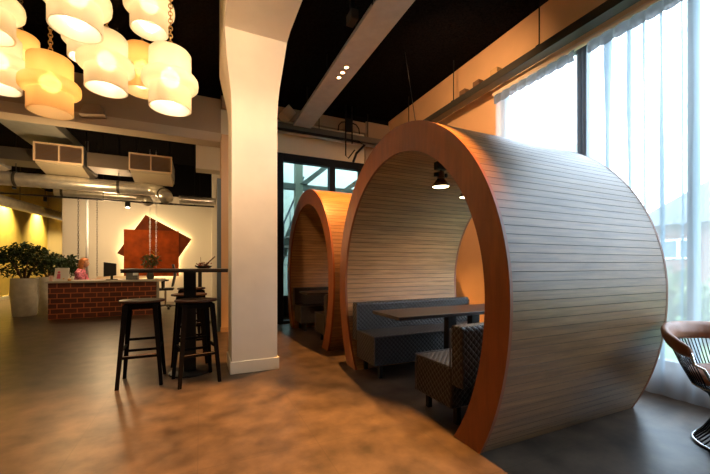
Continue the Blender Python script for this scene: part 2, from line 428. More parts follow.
def leaf_cloud(mb, c, r, n, size, rnd, squash=1):
    for i in range(n):
        while True:
            p = Vector((rnd.uniform(-1,1), rnd.uniform(-1,1), rnd.uniform(-1,1)))
            if .35 < p.length < 1: break
        p = Vector((p.x*r[0], p.y*r[1], p.z*r[2])) + Vector(c)
        e = Euler((rnd.uniform(-1,1), rnd.uniform(-1,1), rnd.uniform(0,6.28)))
        l = size*rnd.uniform(.7,1.3); w_ = l*.45
        q = [Vector((0,0,0)), Vector((l*.5,w_*.5,.06*l)), Vector((l,0,-.08*l)), Vector((l*.5,-w_*.5,.06*l))]
        for v in q: v.rotate(e)
        mb.add([p+v for v in q], [(0,1,2),(0,2,3)])
rnd = random.Random(3)
shrub_m = M('sunny_shrub_leaf', (.10,.14,.045), .7, noise=.5, nscale=4)
for i, (sx, sy, sr, lb) in enumerate([(6.5,2.3,.62,'low green shrub outside the right window nearest the wooden tunnel'),(7.6,3.3,.85,'round pale green shrub outside standing behind the first one'),(5.9,.9,.6,'green shrub outside behind the leather armchair'),(8.8,4.5,.8,'shrub outside just in front of the brick house wall')]):
    t = thing('shrub', lb, 'shrub', (sx,sy,-.1), 0, 'shrubs on the lawn outside')
    m = MB(); leaf_cloud(m, (sx,sy,sr*.55), (sr*.8,sr*.8,sr*.6), 700, .13, rnd); m.build('foliage', shrub_m, t)
    m = MB()
    for k in range(5): m.tube([(sx,sy,-.1),(sx+rnd.uniform(-.2,.2),sy+rnd.uniform(-.2,.2),sr*.6)], [.03,.012], 6)
    m.build('stem', bark_m, t)

# ------------------------------------------------------------------ glazed screen and the hall behind it
gs = MB()
gs.box(1.17, 1.29, 5.76, 5.88, 0, 2.9); gs.box(2.12, 2.23, 5.76, 5.88, 0, 2.78); gs.box(2.72, 2.86, 5.76, 5.88, 0, 2.78); gs.box(1.29, 3.3, 5.76, 5.88, 2.77, 2.9)
gs.box(1.29, 2.12, 5.76, 5.88, 0, .05); gs.box(2.23, 2.72, 5.76, 5.88, 0, .05)
win = struct(gs.build('window_6', blackm, bevel=.004))
MB().box(1.29, 2.12, 5.815, 5.825, .05, 2.77).build('pane', pane2, win)
MB().box(2.23, 2.72, 5.815, 5.825, .05, 2.77).build('pane', pane2, win)
struct(MB().box(.52, 1.17, 5.76, 5.95, 0, 2.9).box(2.86, 3.3, 5.76, 5.95, 0, 2.9).build('wall_back_lower', plaster_wall))
HX = 6.2
struct(MB().box(.42, HX, 5.95, 11, -.12, 0).build('floor_hall', M('pale_hall_floor', (.40,.43,.44), .4)))
struct(MB().box(.42, HX, 11, 11.1, 0, 5.2).build('wall_hall_back', M('pale_hall_paint', (.36,.39,.33), .85)))
struct(MB().box(HX, HX+.1, 3.6, 11, 0, 3.2).build('wall_hall_right', M('pale_hall_paint_b', (.36,.40,.35), .85)))
struct(MB().box(3.45, HX, 5.95, 6.05, 0, 4.2).build('wall_hall_front', plaster_wall))
struct(MB().box(.42, HX, 5.95, 8.4, 4.15, 4.25).box(.42, 2.2, 8.4, 11.1, 4.15, 4.25).build('ceiling_hall', M('beige_hall_slats', (.42,.38,.30), .8)))
fr_green = M('grey_green_steel_paint', (.10,.13,.11), .5)
fr_green_l = M('pale_green_steel_paint', (.22,.26,.19), .5)
tr = thing('roof_truss', 'grey green steel truss seen through the black glazed screen', 'truss', (1.95,7.2,0))
MB().box(1.86, 2.02, 7.15, 7.31, 0, 3.6).build('post', fr_green_l, tr)
MB().hexa([(1.5,7.16,2.62),(3.6,7.16,2.62),(3.6,7.3,2.62),(1.5,7.3,2.62),(1.5,7.16,2.74),(3.6,7.16,2.74),(3.6,7.3,2.74),(1.5,7.3,2.74)]).build('tie_beam', fr_green, tr)
for a, b in (((1.95,2.74),(2.75,3.42)),((2.75,2.56),(3.6,3.2))):
    MB().prism([(a[0],a[1]),(a[0]+.16,a[1]),(b[0]+.16,b[1]),(b[0],b[1])], 'y', 7.10, 7.32).build('brace', fr_green, tr)
MB().box(2.5, 2.62, 7.1, 7.3, 0, 2.62).build('post', fr_green, tr)
gl_roof = thing('glass_roof', 'bright glazed roof with white bars above the hall behind the screen', 'roof', (2.5,8.5,3.6))
for k in range(7):
    MB().hexa([(.9+k*.55,6.2,3.62),(.96+k*.55,6.2,3.62),(.96+k*.55,11,4.9),(.9+k*.55,11,4.9),(.9+k*.55,6.2,3.70),(.96+k*.55,6.2,3.70),(.96+k*.55,11,4.98),(.9+k*.55,11,4.98)]).build('glazing_bar', M('white_bar_paint', (.75,.77,.75), .5), gl_roof)
st = thing('staircase', 'steel staircase with thin railing behind the left pane of the screen', 'staircase', (1.6,7.8,0))
sm = MB(); sm.prism([(1.15,0),(1.35,0),(2.25,2.2),(2.05,2.2)], 'y', 8.0, 8.08); sm.build('stringer', fr_green, st)
sm = MB()
for k in range(10): sm.box(1.20+k*.09, 1.45+k*.09, 7.5, 8.0, .12+k*.215, .15+k*.215)
sm.build('treads', greybox, st)
sm = MB(); sm.tube([(1.25,7.52,.9),(2.15,7.52,3.0)], .02, 8)
for k in range(7): sm.tube([(1.27+k*.14,7.52,.15+k*.33),(1.27+k*.14,7.52,.95+k*.33)], .012, 6)
sm.build('railing', M('dark_blue_railing', (.08,.11,.15), .4), st)
tag(MB().box(1.78, 2.02, 10.95, 11.0, 1.05, 1.65).build('notice_board', M('dark_notice', (.06,.06,.06), .6), origin=(1.9,10.97,1.35)), 'small dark framed board on the far hall wall behind the screen', 'notice board')

# ------------------------------------------------------------------ tunnel booths
A, ZC, BT, BB = 1.09, .82, 1.22, 1.427
AI, ZI, BTI, BBI = .93, .82, 1.02, 1.22
LEN = 1.42
def ring(a, zc, bt, bb, n):
    th0 = -math.asin(zc/bb)
    dense = []
    for i in range(2001):
        th = th0 + (PI - 2*th0)*i/2000
        s_ = math.sin(th); dense.append((-(a*math.cos(th)), zc + (bt if s_ > 0 else bb)*s_))
    L = [0]
    for i in range(1, len(dense)): L.append(L[-1] + math.dist(dense[i], dense[i-1]))
    tot = L[-1]
    def at(s_):
        s_ = min(max(s_, 0), tot)
        lo, hi = 0, len(L)-1
        while hi - lo > 1:
            md = (lo+hi)//2
            if L[md] <= s_: lo = md
            else: hi = md
        q = (s_-L[lo])/max(1e-9, L[hi]-L[lo]); p, r = dense[lo], dense[hi]
        tx, tz = r[0]-p[0], r[1]-p[1]; ll = math.hypot(tx, tz) or 1
        return (p[0]+(r[0]-p[0])*q, p[1]+(r[1]-p[1])*q, tz/ll, -tx/ll)   # point and normal
    return at, tot
def planks(a, zc, bt, bb, width, depth, gap, x0, x1, inward):
    at, tot = ring(a, zc, bt, bb, 0)
    n = int(round(tot/width)); m = MB()
    for i in range(n):
        s0, s1 = tot*i/n, tot*(i+1)/n
        e0, e1 = s0 + (gap/2 if i else 0), s1 - (gap/2 if i < n-1 else 0)
        pts = [at(s0), at(e0), at((e0+e1)/2), at(e1), at(s1)]
        lv = [1, 0, 0, 0, 1]
        co = []
        for (y, z, ny, nz), d in zip(pts, lv):
            k = depth*d*(-1)
            if inward: k = -k
            # normal (ny,nz) from ring(): make it point outward
            oy, oz = (y, z-zc); sg = 1 if (oy*ny + oz*nz) >= 0 else -1
            co.append((y + sg*ny*k, z + sg*nz*k))
        t_ = random.random()
        # planks and their grooves
        for q in range(4):
            (ya, za), (yb, zb) = co[q], co[q+1]
            f = (0,1,2,3) if inward else (3,2,1,0)
            m.cur = 1 if q in (0, 3) else 0
            m.add([(x0,ya,za),(x1,ya,za),(x1,yb,zb),(x0,yb,zb)], [f], t_)
    m.cur = 0
    return m
def rim(xa, xb):
    ao, to = ring(A, ZC, BT, BB, 0); ai, ti = ring(AI, ZI, BTI, BBI, 0); n = 96
    O = [ao(to*i/n)[:2] for i in range(n+1)]; I = [ai(ti*i/n)[:2] for i in range(n+1)]
    m = MB()
    vs = [(xa,*p) for p in O] + [(xa,*p) for p in I] + [(xb,*p) for p in O] + [(xb,*p) for p in I]
    k = n+1; fs = []
    for i in range(n):
        fs.append((i, i+1, k+i+1, k+i)); fs.append((2*k+i+1, 2*k+i, 3*k+i, 3*k+i+1))
        fs.append((i+1, i, 2*k+i, 2*k+i+1)); fs.append((k+i, k+i+1, 3*k+i+1, 3*k+i))
    fs += [(0,k,3*k,2*k), (n,2*k+n,3*k+n,k+n)]
    m.add(vs, fs, .5); return m
def tunnel(loc, label):
    t = thing('tunnel_booth', label, 'booth', loc, 0, 'wooden tunnel booths')
    planks(A-.002, ZC, BT-.002, BB-.002, 0.0475, .005, .0028, .018, LEN-.018, False).build('outer_cladding', [oak_out, groove], t, local=True)
    planks(AI+.002, ZI, BTI+.002, BBI+.002, .0475, .005, .0034, .018, LEN-.018, True).build('inner_lining', [oak_in, groove], t, local=True)
    rim(0, .02).build('front_rim', rimw, t, local=True); rim(LEN-.02, LEN).build('rear_rim', rimw, t, local=True)
    return t
T1 = (1.345, 2.262, 0); T2 = (1.345, 4.625, 0)
tun = tunnel(T1, 'nearer large tunnel booth of pale oak planks with cherry brown rim, open ended')
dup(tun, T2, 0, 'farther tunnel booth with dark interior, half hidden between column and nearer tunnel')

def bench(loc, rz, label):
    t = thing('booth_bench', label, 'bench', loc, rz, 'quilted booth benches')
    L2 = .70
    MB().box(-L2, L2, .10, .475, .115, .372).build('seat', quilt, t, local=True, bevel=.014, seg=3)
    MB().prism([(.0,.27),(.10,.27),(.10,.372),(.105,.615),(.095,.635),(.02,.635),(.004,.615)], 'x', -L2, L2).build('backrest', quilt, t, local=True, bevel=.008, seg=2)
    pm = MB()
    for x in (-L2, L2):
        pm.tube([(x,.475,.12),(x,.475,.37),(x,.11,.376),(x,.107,.61)], .005, 6)
    pm.tube([(-L2,.475,.372),(L2,.475,.372)], .005, 6)
    pm.build('piping', leather_plain, t, local=True)
    for x in (-.62, .62):
        for y in (.14, .43):
            MB().box(x-.016, x+.016, y-.016, y+.016, 0, .118).build('leg', blackm, t, local=True)
    return t
b1 = bench((2.095, 1.55, 0), 0, 'quilted black bench in the nearer tunnel with its back to the camera')
dup(b1, (2.075, 3.09, 0), PI, 'quilted black bench facing out along the far side of the nearer tunnel')
dup(b1, (2.11, 1.56+2.363, 0), 0, 'dark bench on the near side inside the farther shadowy tunnel')
dup(b1, (2.075, 3.09+2.363, 0), PI, 'dark bench on the far side inside the farther shadowy tunnel')
def booth_table(loc, label):
    t = thing('booth_table', label, 'table', loc, 0, 'booth tables')
    MB().box(-.70, .70, -.215, .215, .585, .612).build('tabletop', tabletop_m, t, local=True, bevel=.003)
    for x in (-.045, .22):
        MB().box(x-.042, x+.045, -.03, .03, .02, .586).build('pedestal', blackm, t, local=True)
        MB().box(x-.12, x+.12, -.17, .17, 0, .021).build('base_plate', blackm, t, local=True, bevel=.004)
    return t
tb = booth_table((2.04, 2.375, 0), 'long dark walnut table on black pedestals between benches in the nearer tunnel')
dup(tb, (2.04, 2.375+2.363, 0), 0, 'dark table barely seen inside the farther shadowy tunnel')
def tunnel_lamp(x, y, label):
    ztop = ZI + BTI*math.sqrt(max(0, 1-((y-T1[1])/AI)**2))
    t = thing('spot_lamp', label, 'lamp', (x, y, 0), 0, 'spot lamps in the nearer tunnel')
    MB().box(x-.05, x+.05, y-.028, y+.028, ztop-.06, ztop+.004).build('mount', blackm, t, bevel=.006)
    MB().tube([(x,y,ztop-.055),(x,y,1.755)], .007, 8).build('stem', blackm, t)
    MB().lathe([(.0,1.768),(.030,1.766),(.030,1.716),(.034,1.712),(.034,1.706),(.0,1.706)], (x,y), 20).build('lamp_body', M('bronze_metal', (.16,.09,.045), .3, .9), t, smooth=True, auto=40)
    for sx_ in (-.046, .046): MB().lathe([(.0,1.752),(.02,1.752),(.02,1.722),(0,1.722)], (x+sx_,y), 12).build('knob', blackm, t, smooth=True, auto=40)
    MB().lathe([(.026,1.712),(.036,1.700),(.078,1.638),(.075,1.638),(.033,1.698),(.024,1.706)], (x,y), 24, close=True).build('lamp_shade', M('bronze_shade', (.11,.06,.03), .25, .9), t, smooth=True)
    MB().lathe([(.0,1.650),(.066,1.650),(.066,1.643),(.0,1.643)], (x,y), 20).build('lens', EM('tunnel_lens', (1,.78,.42), 9), t)
    ld = bpy.data.lights.new('tunnel_lamp_light', 'SPOT'); ld.energy = TUN_E; ld.color = (1,.62,.28); ld.spot_size = math.radians(150); ld.spot_blend = .7; ld.shadow_soft_size = .06
    lo = bpy.data.objects.new('tunnel_lamp_light', ld); COL.objects.link(lo); lo.location = Vector((x,y,1.635))*S
TUN_E = 38
tunnel_lamp(1.80, 2.258, 'bronze spot lamp hanging in the nearer tunnel, fully visible one')
tunnel_lamp(2.30, 2.50, 'bronze spot lamp in the nearer tunnel mostly hidden behind the rim')

# ------------------------------------------------------------------ bar tables and stools
bt = thing('bar_table', 'tall black bar table with round base beside the cream column', 'table', (-.085,3.54,0), 0, 'tall bar tables')
MB().box(-.59, .235, 3.31, 3.77, .948, .966).build('tabletop', WOOD('thin_dark_top', (.018,.011,.008), (.04,.024,.016), (3,26,26), .35), bt, bevel=.003)
MB().box(-.588, .233, 3.312, 3.768, .934, .949).build('apron', blackm, bt)
MB().box(-.085-.052, -.085+.052, 3.54-.03, 3.54+.03, .02, .936).build('column', blackm, bt, bevel=.004)
MB().lathe([(0,0),(.178,0),(.178,.012),(.165,.018),(0,.022)], (-.085,3.54), 40).build('base_disc', blackm, bt, smooth=True, auto=40)
def stool(loc, rz, label):
    t = thing('bar_stool', label, 'stool', loc, rz, 'bar stools')
    H = .70
    # oval dished seat
    m = MB(); m.lathe([(0,H-.022),(.12,H-.024),(.168,H-.014),(.172,H-.004),(.165,H+.004),(.12,H-.002),(0,H-.006)], (0,0), 32, 1, .88)
    m.build('seat', seatw, t, local=True, smooth=True)
    MB().box(-.115, .115, -.115, .115, H-.065, H-.022).build('seat_frame', blackw, t, local=True, bevel=.004)
    def foot(sx, sy): return Vector((sx*.155, sy*.155, 0))
    def top(sx, sy): return Vector((sx*.105, sy*.105, H-.03))
    for sx, sy in ((-1,-1),(1,-1),(1,1),(-1,1)):
        f_, g = foot(sx,sy), top(sx,sy); a, b = .0125, .019
        m = MB(); m.hexa([f_+Vector(d) for d in ((-a,-a,0),(a,-a,0),(a,a,0),(-a,a,0))] + [g+Vector(d) for d in ((-b,-b,0),(b,-b,0),(b,b,0),(-b,b,0))])
        lg = m.build('leg', blackw, t, local=True)
        MB().lathe([(0,-.001),(.011,-.001),(.011,.006),(0,.006)], (f_.x,f_.y), 10).build('glide', chrome, lg, local=True)
    def pos(sx, sy, z): return foot(sx,sy).lerp(top(sx,sy), z/(H-.03))
    for (p, q, z) in (((-1,-1),(1,-1),.245),((-1,1),(1,1),.245),((-1,-1),(-1,1),.30),((1,-1),(1,1),.30),((-1,1),(1,1),.345)):
        a, b = pos(*p, z), pos(*q, z)
        m = MB(); h = .010; w_ = .008
        d = (b-a).normalized(); n_ = Vector((-d.y, d.x, 0))*w_; u = Vector((0,0,h))
        m.hexa([a-n_-u, b-n_-u, b+n_-u, a+n_-u, a-n_+u, b-n_+u, b+n_+u, a+n_+u]); m.build('stretcher', blackw, t, local=True)
    # metal footrest on the front rail
    a, b = pos(-1,-1,.258), pos(1,-1,.258)
    m = MB(); m.hexa([a+Vector((.02,-.009,-.001)), b+Vector((-.02,-.009,-.001)), b+Vector((-.02,.009,-.001)), a+Vector((.02,.009,-.001)), a+Vector((.02,-.009,.004)), b+Vector((-.02,-.009,.004)), b+Vector((-.02,.009,.004)), a+Vector((.02,.009,.004))])
    m.build('footrest', chrome, t, local=True)
    return t
s1 = stool((-.45,3.42,0), 0, 'black bar stool with oval reddish seat at the free left end of the table')
dup(s1, (-.03,3.27,0), math.radians(12), 'black bar stool in front of the table pedestal nearest the cream column')
dup(s1, (-.10,3.93,0), math.radians(3), 'black bar stool tucked behind the table pedestal, seen between front legs')
bt2 = thing('bar_table', 'second tall bar table farther back holding the flower bowl', 'table', (.0,6.5,0), 0, 'tall bar tables')
MB().box(-.55, .28, 6.25, 6.75, .90, .925).build('tabletop', blackw, bt2, bevel=.003)
MB().box(-.03, .03, 6.47, 6.53, .02, .90).build('column', blackm, bt2)
MB().lathe([(0,0),(.19,0),(.19,.014),(0,.02)], (0,6.5), 32).build('base_disc', blackm, bt2)
s4 = dup(s1, (-.10,4.95,0), math.radians(20), 'black bar stool standing alone beyond the bar table toward reception')

# ------------------------------------------------------------------ pendant lamps
def chain_mb(x, y, z0, z1, r=.011, link=.032):
    m = MB(); n = max(2, int((z1-z0)/(link*.72)))
    for i in range(n):
        z = z0 + (z1-z0)*(i+.5)/n; h = link*.5; pts = []
        for k in range(8):
            t = 2*PI*k/8; a = r*math.cos(t); b = h*math.sin(t)
            pts.append((x+a, y, z+b) if i % 2 else (x, y+a, z+b))
        m.tube(pts, .0035, 5, closed=True)
    return m
PEND_E = 37
def pendant(x, y, z, label, lit=1.0, dim=False, R=.12, zoff=0):
    t = thing('pendant_lamp', label, 'lamp', (x,y,CZ), 0, 'frosted glass pendant cluster')
    rb = R*1.33
    # stacked shade: lower drum, bulging band, upper drum
    o_ = [(R,-.18),(R,-.055),(R+.004,-.052),(rb-.012,-.050),(rb,-.036),(rb+.003,-.012),(rb,.012),(rb-.012,.028),(R+.004,.032),(R,.036),(R,.165),(R-.01,.178),(.03,.180)]
    i_ = [(.03,.172),(R-.016,.170),(R-.008,.160),(R-.008,.030),(rb-.018,.020),(rb-.010,-.010),(rb-.018,-.042),(R-.008,-.058),(R-.008,-.18)]
    MB().lathe([(a,z+b) for a, b in o_+i_], (x,y), 40, close=True).build('glass_shade', lamp_glass_dim if dim else lamp_glass, t, smooth=True, auto=50)
    MB().lathe([(0,z+.215),(.018,z+.212),(.03,z+.18),(.03,z+.172),(.016,z+.16),(.016,z+.075),(0,z+.075)], (x,y), 16).build('lamp_holder', brass, t, smooth=True, auto=50)
    bb = MB().lathe([(0,z-.03),(.022,z-.024),(.034,z-.002),(.034,z+.02),(.022,z+.05),(.014,z+.075),(0,z+.075)], (x,y), 16).build('bulb', bulb_m, t, smooth=True)
    chain_mb(x, y, z+.20, CZ, ).build('chain', brass, t, smooth=True)
    if lit > 0:
        ld = bpy.data.lights.new('pendant_light', 'POINT'); ld.energy = PEND_E*lit; ld.color = (1,.77,.50); ld.shadow_soft_size = .07
        lo = bpy.data.objects.new('pendant_light', ld); COL.objects.link(lo); lo.location = Vector((x,y,z+.01))*S
    return t
PL = [
    (-1.085, 2.581, 2.470, 1.20, 0, 'bright pendant lamp cut by the left picture edge, upper one at the corner'),
    (-1.240, 3.090, 2.370, 1.40, 0, 'bright pendant lamp at the left edge just under the corner one'),
    (-1.385, 3.816, 2.770, 0.90, 1, 'orange pendant lamp half hidden between the edge lamps and the chain'),
    (-0.894, 2.867, 2.180, 0.32, 1, 'amber dimmer pendant lamp hanging lowest on the left, open base visible'),
    (-0.609, 2.298, 2.448, 1.00, 0, 'large pale pendant lamp cut by the top edge above the cluster middle'),
    (-0.960, 3.842, 3.050, 2.40, 0, 'small looking bright pendant lamp far back behind the middle lamps'),
    (-0.566, 2.751, 2.345, 1.50, 0, 'bright white glowing pendant lamp in the middle of the cluster'),
    (-0.425, 3.214, 2.570, 0.70, 1, 'orange pendant lamp behind, squeezed between the middle and rightmost lamps'),
    (-0.330, 2.841, 2.860, 1.00, 0, 'pale pendant lamp cut by the top edge above the rightmost one'),
    (-0.170, 2.450, 2.170, 1.60, 0, 'bright pendant lamp hanging rightmost and nearest the cream column')]
for x, y, z, lit, dim, lb in PL: pendant(x, y, z, lb, lit, dim)

# ------------------------------------------------------------------ ceiling fixture beam with three spots
cb = thing('ceiling_service_beam', 'long grey service beam with three lit spots under the black ceiling', 'ceiling fixture', (1.51,3,3.24))
cm = MB(); cm.prism([(1.36,3.24),(1.66,3.24),(1.66,3.28),(1.60,3.33),(1.42,3.33),(1.36,3.28)], 'y', -1.5, 5.40); cm.build('housing', greybeam, cb, bevel=.005)
pm = MB()
for k in range(90): pm.box(1.354, 1.361, -1.4+k*.045, -1.375+k*.045, 3.25, 3.272)
pm.build('perforations', blackm, cb)
for k in range(8): MB().tube([(1.51,-1.2+k*.9,3.32),(1.51,-1.2+k*.9,CZ)], .008, 6).build('hanger', blackm, cb)
for k, y in enumerate((3.55, 3.665, 3.78)):
    s_ = MB().lathe([(0,3.243),(.034,3.243),(.034,3.236),(.021,3.232),(.021,3.238),(0,3.238)], (1.508,y), 20).build('spotlight', chrome, cb)
    MB().lathe([(0,3.2385),(.020,3.2385),(.020,3.2325),(0,3.2325)], (1.508,y), 16).build('lens', spot_em, s_)
def spot(name, loc, aim, e, col, size, blend=.4, soft=.03):
    ld = bpy.data.lights.new(name, 'SPOT'); ld.energy = e; ld.color = col; ld.spot_size = math.radians(size); ld.spot_blend = blend; ld.shadow_soft_size = soft
    lo = bpy.data.objects.new(name, ld); COL.objects.link(lo); lo.location = Vector(loc)*S
    d = Vector(aim) - Vector(loc); lo.rotation_euler = d.to_track_quat('-Z', 'Y').to_euler(); return lo
WARM = (1,.43,.10)
spot('triple_spot_light', (1.508,3.665,3.225), (1.50,3.60,0), 1100, WARM, 84, .6)
spot('column_fill_light', (-.15,1.25,2.9), (.46,3.31,2.15), 340, (1,.64,.36), 62, 1, .05)  # unseen spot added to brighten the column
spot('wall_fill_light', (1.74,2.6,3.20), (3.3,3.7,2.7), 150, (1,.56,.26), 110, .8)  # unseen warm spot added to brighten the tan wall
spot('service_beam_spot_light', (1.338,1.85,3.14), (-.70,.95,0), 2000, WARM, 77, .3, .03)
# bulkhead projector block hung beside the beam
tag(MB().box(1.335, 1.415, 3.02, 3.16, 3.40, 3.50).build('junction_box', M('black_brown_box', (.06,.045,.035), .6), origin=(1.375,3.09,3.40), bevel=.01), 'small dark box fixed beside the grey service beam under the ceiling', 'junction box')
MB().box(1.355, 1.395, 3.07, 3.11, 3.50, CZ).build('bracket', blackm, bpy.data.objects['junction_box'])

# ------------------------------------------------------------------ trays, speakers and pipes on the walls
ct = thing('cable_tray', 'long dark steel cable tray hung along the tan window wall', 'cable tray', (3.1,2,3.1))
m = MB(); m.box(3.04, 3.05, -2.5, 5.3, 3.09, 3.17); m.box(3.15, 3.16, -2.5, 5.3, 3.09, 3.17); m.box(3.04, 3.16, -2.5, 5.3, 3.085, 3.095); m.build('channel', M('dark_tray_steel', (.09,.085,.075), .4, .6), ct)
m = MB()
for k in range(8): m.tube([(3.13,-2.2+k*.02,3.12),(3.06+k*.012,5.2,3.12)], .009, 6)
m.build('cables', blackp, ct)
for y in (.9, 2.35, 3.62, 4.7):
    MB().tube([(3.1,y,3.09),(3.1,y,CZ-.003)], .007, 6).build('rod', blackm, ct)
    MB().box(3.07, 3.13, y-.02, y+.02, 3.165, 3.20).build('clamp', blackm, ct)
for k, (y, lb) in enumerate([(3.42,'small brown box lying on the tray, the one nearest the rod'),(3.18,'small brown box lying on the tray in the middle of three'),(2.90,'small tan box lying on the tray nearest the window')]):
    tag(MB().box(3.062, 3.138, y-.05, y+.05, 3.171, 3.25).build('driver_box', M('tan_card' if k == 2 else 'brown_card', (.45,.28,.12) if k == 2 else (.14,.075,.04), .7), origin=(3.1,y,3.171), bevel=.004), lb, 'box', 'driver boxes on the cable tray')
bt_ = thing('cable_tray', 'grey steel cable tray crossing the back wall above the glazed screen', 'cable tray', (2,5.55,3.2))
m = MB(); m.box(.60, 3.15, 5.46, 5.475, 3.20, 3.29); m.box(.60, 3.15, 5.62, 5.635, 3.20, 3.29); m.box(.60, 3.15, 5.46, 5.635, 3.195, 3.205); m.build('channel', M('grey_tray_steel', (.20,.19,.18), .4, .7), bt_)
m = MB(); m.tube([(.60,5.44,3.17),(2.55,5.44,3.17),(2.66,5.44,3.13),(2.50,5.44,2.96),(2.44,5.44,2.80)], .022, 8); m.build('black_pipe', blackm, bt_, smooth=True)
m = MB(); m.tube([(.60,5.53,3.165),(3.15,5.53,3.165)], .026, 10); m.build('grey_pipe', steel, bt_, smooth=True)
for x in (1.85, 2.78):
    MB().tube([(x,5.55,3.2),(x,5.55,CZ-.003)], .007, 6).build('rod', blackm, bt_)
hb_ = thing('pipe_hanger', 'dark two-rod pipe hanger with curved loops above the screen', 'bracket', (2.35,5.42,3.2))
m = MB(); m.tube([(2.28,5.40,CZ),(2.28,5.40,2.88),(2.33,5.40,2.84),(2.45,5.40,3.0)], .012, 6); m.tube([(2.40,5.40,CZ),(2.40,5.40,3.1)], .012, 6); m.build('rods', blackm, hb_, smooth=True)
MB().box(2.29, 2.39, 5.38, 5.42, 3.30, 3.52).build('plate', blackm, hb_)
m = MB()
for sg in (-1, 1):
    m.tube([(2.34+sg*.06,5.40,3.46),(2.34+sg*.14,5.40,3.44),(2.34+sg*.19,5.40,3.38),(2.34+sg*.20,5.40,3.29)], .010, 6)
m.build('loops', blackm, hb_, smooth=True)
# tilted wall speaker
sp_ = thing('wall_speaker', 'white tilted square wall speaker left of the grey service beam end', 'speaker', (1.28,5.5,3.43), 0)
m = MB()
ctr = Vector((1.29,5.50,3.45)); e = Euler((math.radians(-12), math.radians(38), math.radians(10)))
v = [Vector(p) for p in ((-.085,-.07,-.11),(.085,-.07,-.11),(.085,.09,-.11),(-.085,.09,-.11),(-.085,-.07,.11),(.085,-.07,.11),(.085,.09,.11),(-.085,.09,.11))]
for q in v: q.rotate(e)
m.hexa([ctr+q for q in v]); m.build('cabinet', M('white_speaker_plastic', (.62,.52,.42), .5), sp_, bevel=.008)
MB().tube([(1.30,5.58,3.46),(1.34,5.70,3.52)], .02, 8).build('bracket', greybox, sp_)
sp2 = thing('wall_speaker', 'beige wedge speaker fixed on the beam behind the hanging lamps', 'speaker', (-1.31,5.70,3.08))
MB().hexa([(-1.45,5.56,2.985),(-1.17,5.56,3.02),(-1.17,5.74,3.02),(-1.45,5.74,2.985),(-1.40,5.60,3.14),(-1.22,5.60,3.16),(-1.22,5.74,3.16),(-1.40,5.74,3.14)]).build('cabinet', M('beige_speaker_plastic', (.50,.36,.25), .5), sp2, bevel=.006)
# suspension wire from ceiling to nearer tunnel
def ctop(y): return ZC + BT*math.sqrt(max(0, 1-((y-T1[1])/A)**2))
tag(MB().tube([(2.41,3.74,CZ-.004),(1.423,2.064,ctop(2.064)-.004)], .003, 6).build('suspension_wire', blackm, origin=(1.423,2.064,ctop(2.064))), 'thin dark suspension wire dropping from the ceiling to the nearer tunnel top', 'wire')

# ------------------------------------------------------------------ leather wire armchair on the right
CC = (2.69, .80, 0)
ch = thing('wire_armchair', 'tan leather armchair on a chrome and black wire base by the window', 'armchair', CC, math.radians(218))
def P3(r, a, z): return (r*math.cos(a), r*math.sin(a), z)
rod_b = M('dark_nickel_rod', (.10,.10,.105), .22, .95)
leath = M('tan_leather', (.30,.11,.05), .42, bump=.12, bscale=90, noise=.15, nscale=14)
# base: many rods flaring from waist to floor ring
m = MB(); n = 46
for k in range(n):
    a = 2*PI*k/n
    m.tube([P3(.205,a,.012), P3(.165,a+.12,.07), P3(.125,a+.26,.15), P3(.118,a+.36,.21), P3(.150,a+.5,.28), P3(.215,a+.62,.325)], .0042, 5)
m.build('base_rods', M('black_rod', (.02,.02,.022), .3, .8), ch, local=True, smooth=True)
def ringpts(r, z, n=48): return [P3(r, 2*PI*k/n, z) for k in range(n)]
MB().tube(ringpts(.21,.008), .0085, 8, closed=True).build('floor_ring', chrome, ch, local=True, smooth=True)
MB().tube(ringpts(.118,.19), .005, 8, closed=True).build('waist_ring', chrome, ch, local=True, smooth=True)
MB().tube(ringpts(.217,.325), .006, 8, closed=True).build('seat_ring', chrome, ch, local=True, smooth=True)
OP = math.radians(62)      # half opening at the front (local +x)
na = 60
def band(u):
    a = OP + (2*PI-2*OP)*u
    k = math.sin(PI*u)
    return a, .305 + .02*k, .515 + .065*min(1, k*1.4)
m = MB()
for k in range(na+1):
    a, r, z = band(k/na)
    m.tube([P3(.217,a,.325), P3(.262,a,.42), P3(r-.01,a,z-.03)], .0032, 5)
m.build('back_rods', rod_b, ch, local=True, smooth=True)
for u in (0, 1):
    a, r, z = band(u)
    sg = -1 if u == 0 else 1
    MB().tube([P3(r,a,z+.01), P3(r+.0,a+sg*.06,z-.05), P3(.285,a+sg*.16,.45), P3(.245,a+sg*.22,.37), P3(.215,a+sg*.2,.325)], .008, 8).build('front_edge_rod', chrome, ch, local=True, smooth=True)
# leather band wrapping the top
m = MB(); vs = []; npf = 10; nb = 64
for k in range(nb+1):
    u = k/nb; a, r, z = band(u)
    tp = min(1, u*12, (1-u)*12)**.5
    hh = .070*(.55+.45*tp); ww = .028*(.5+.5*tp)
    for j in range(npf):
        t_ = 2*PI*j/npf
        rr = r + ww*math.cos(t_) + .25*hh*math.sin(t_); zz = z + hh*math.sin(t_)*.75 + .012
        vs.append(P3(rr, a, zz))
fs = [(k*npf+j, k*npf+(j+1) % npf, (k+1)*npf+(j+1) % npf, (k+1)*npf+j) for k in range(nb) for j in range(npf)]
fs += [tuple(range(npf))[::-1], tuple(range(nb*npf, (nb+1)*npf))]
m.add(vs, fs); m.build('leather_band', leath, ch, local=True, smooth=True)
MB().lathe([(0,.335),(.17,.335),(.222,.350),(.238,.378),(.225,.405),(.16,.424),(0,.430)], (0,0), 40).build('seat_cushion', leath, ch, local=True, smooth=True)

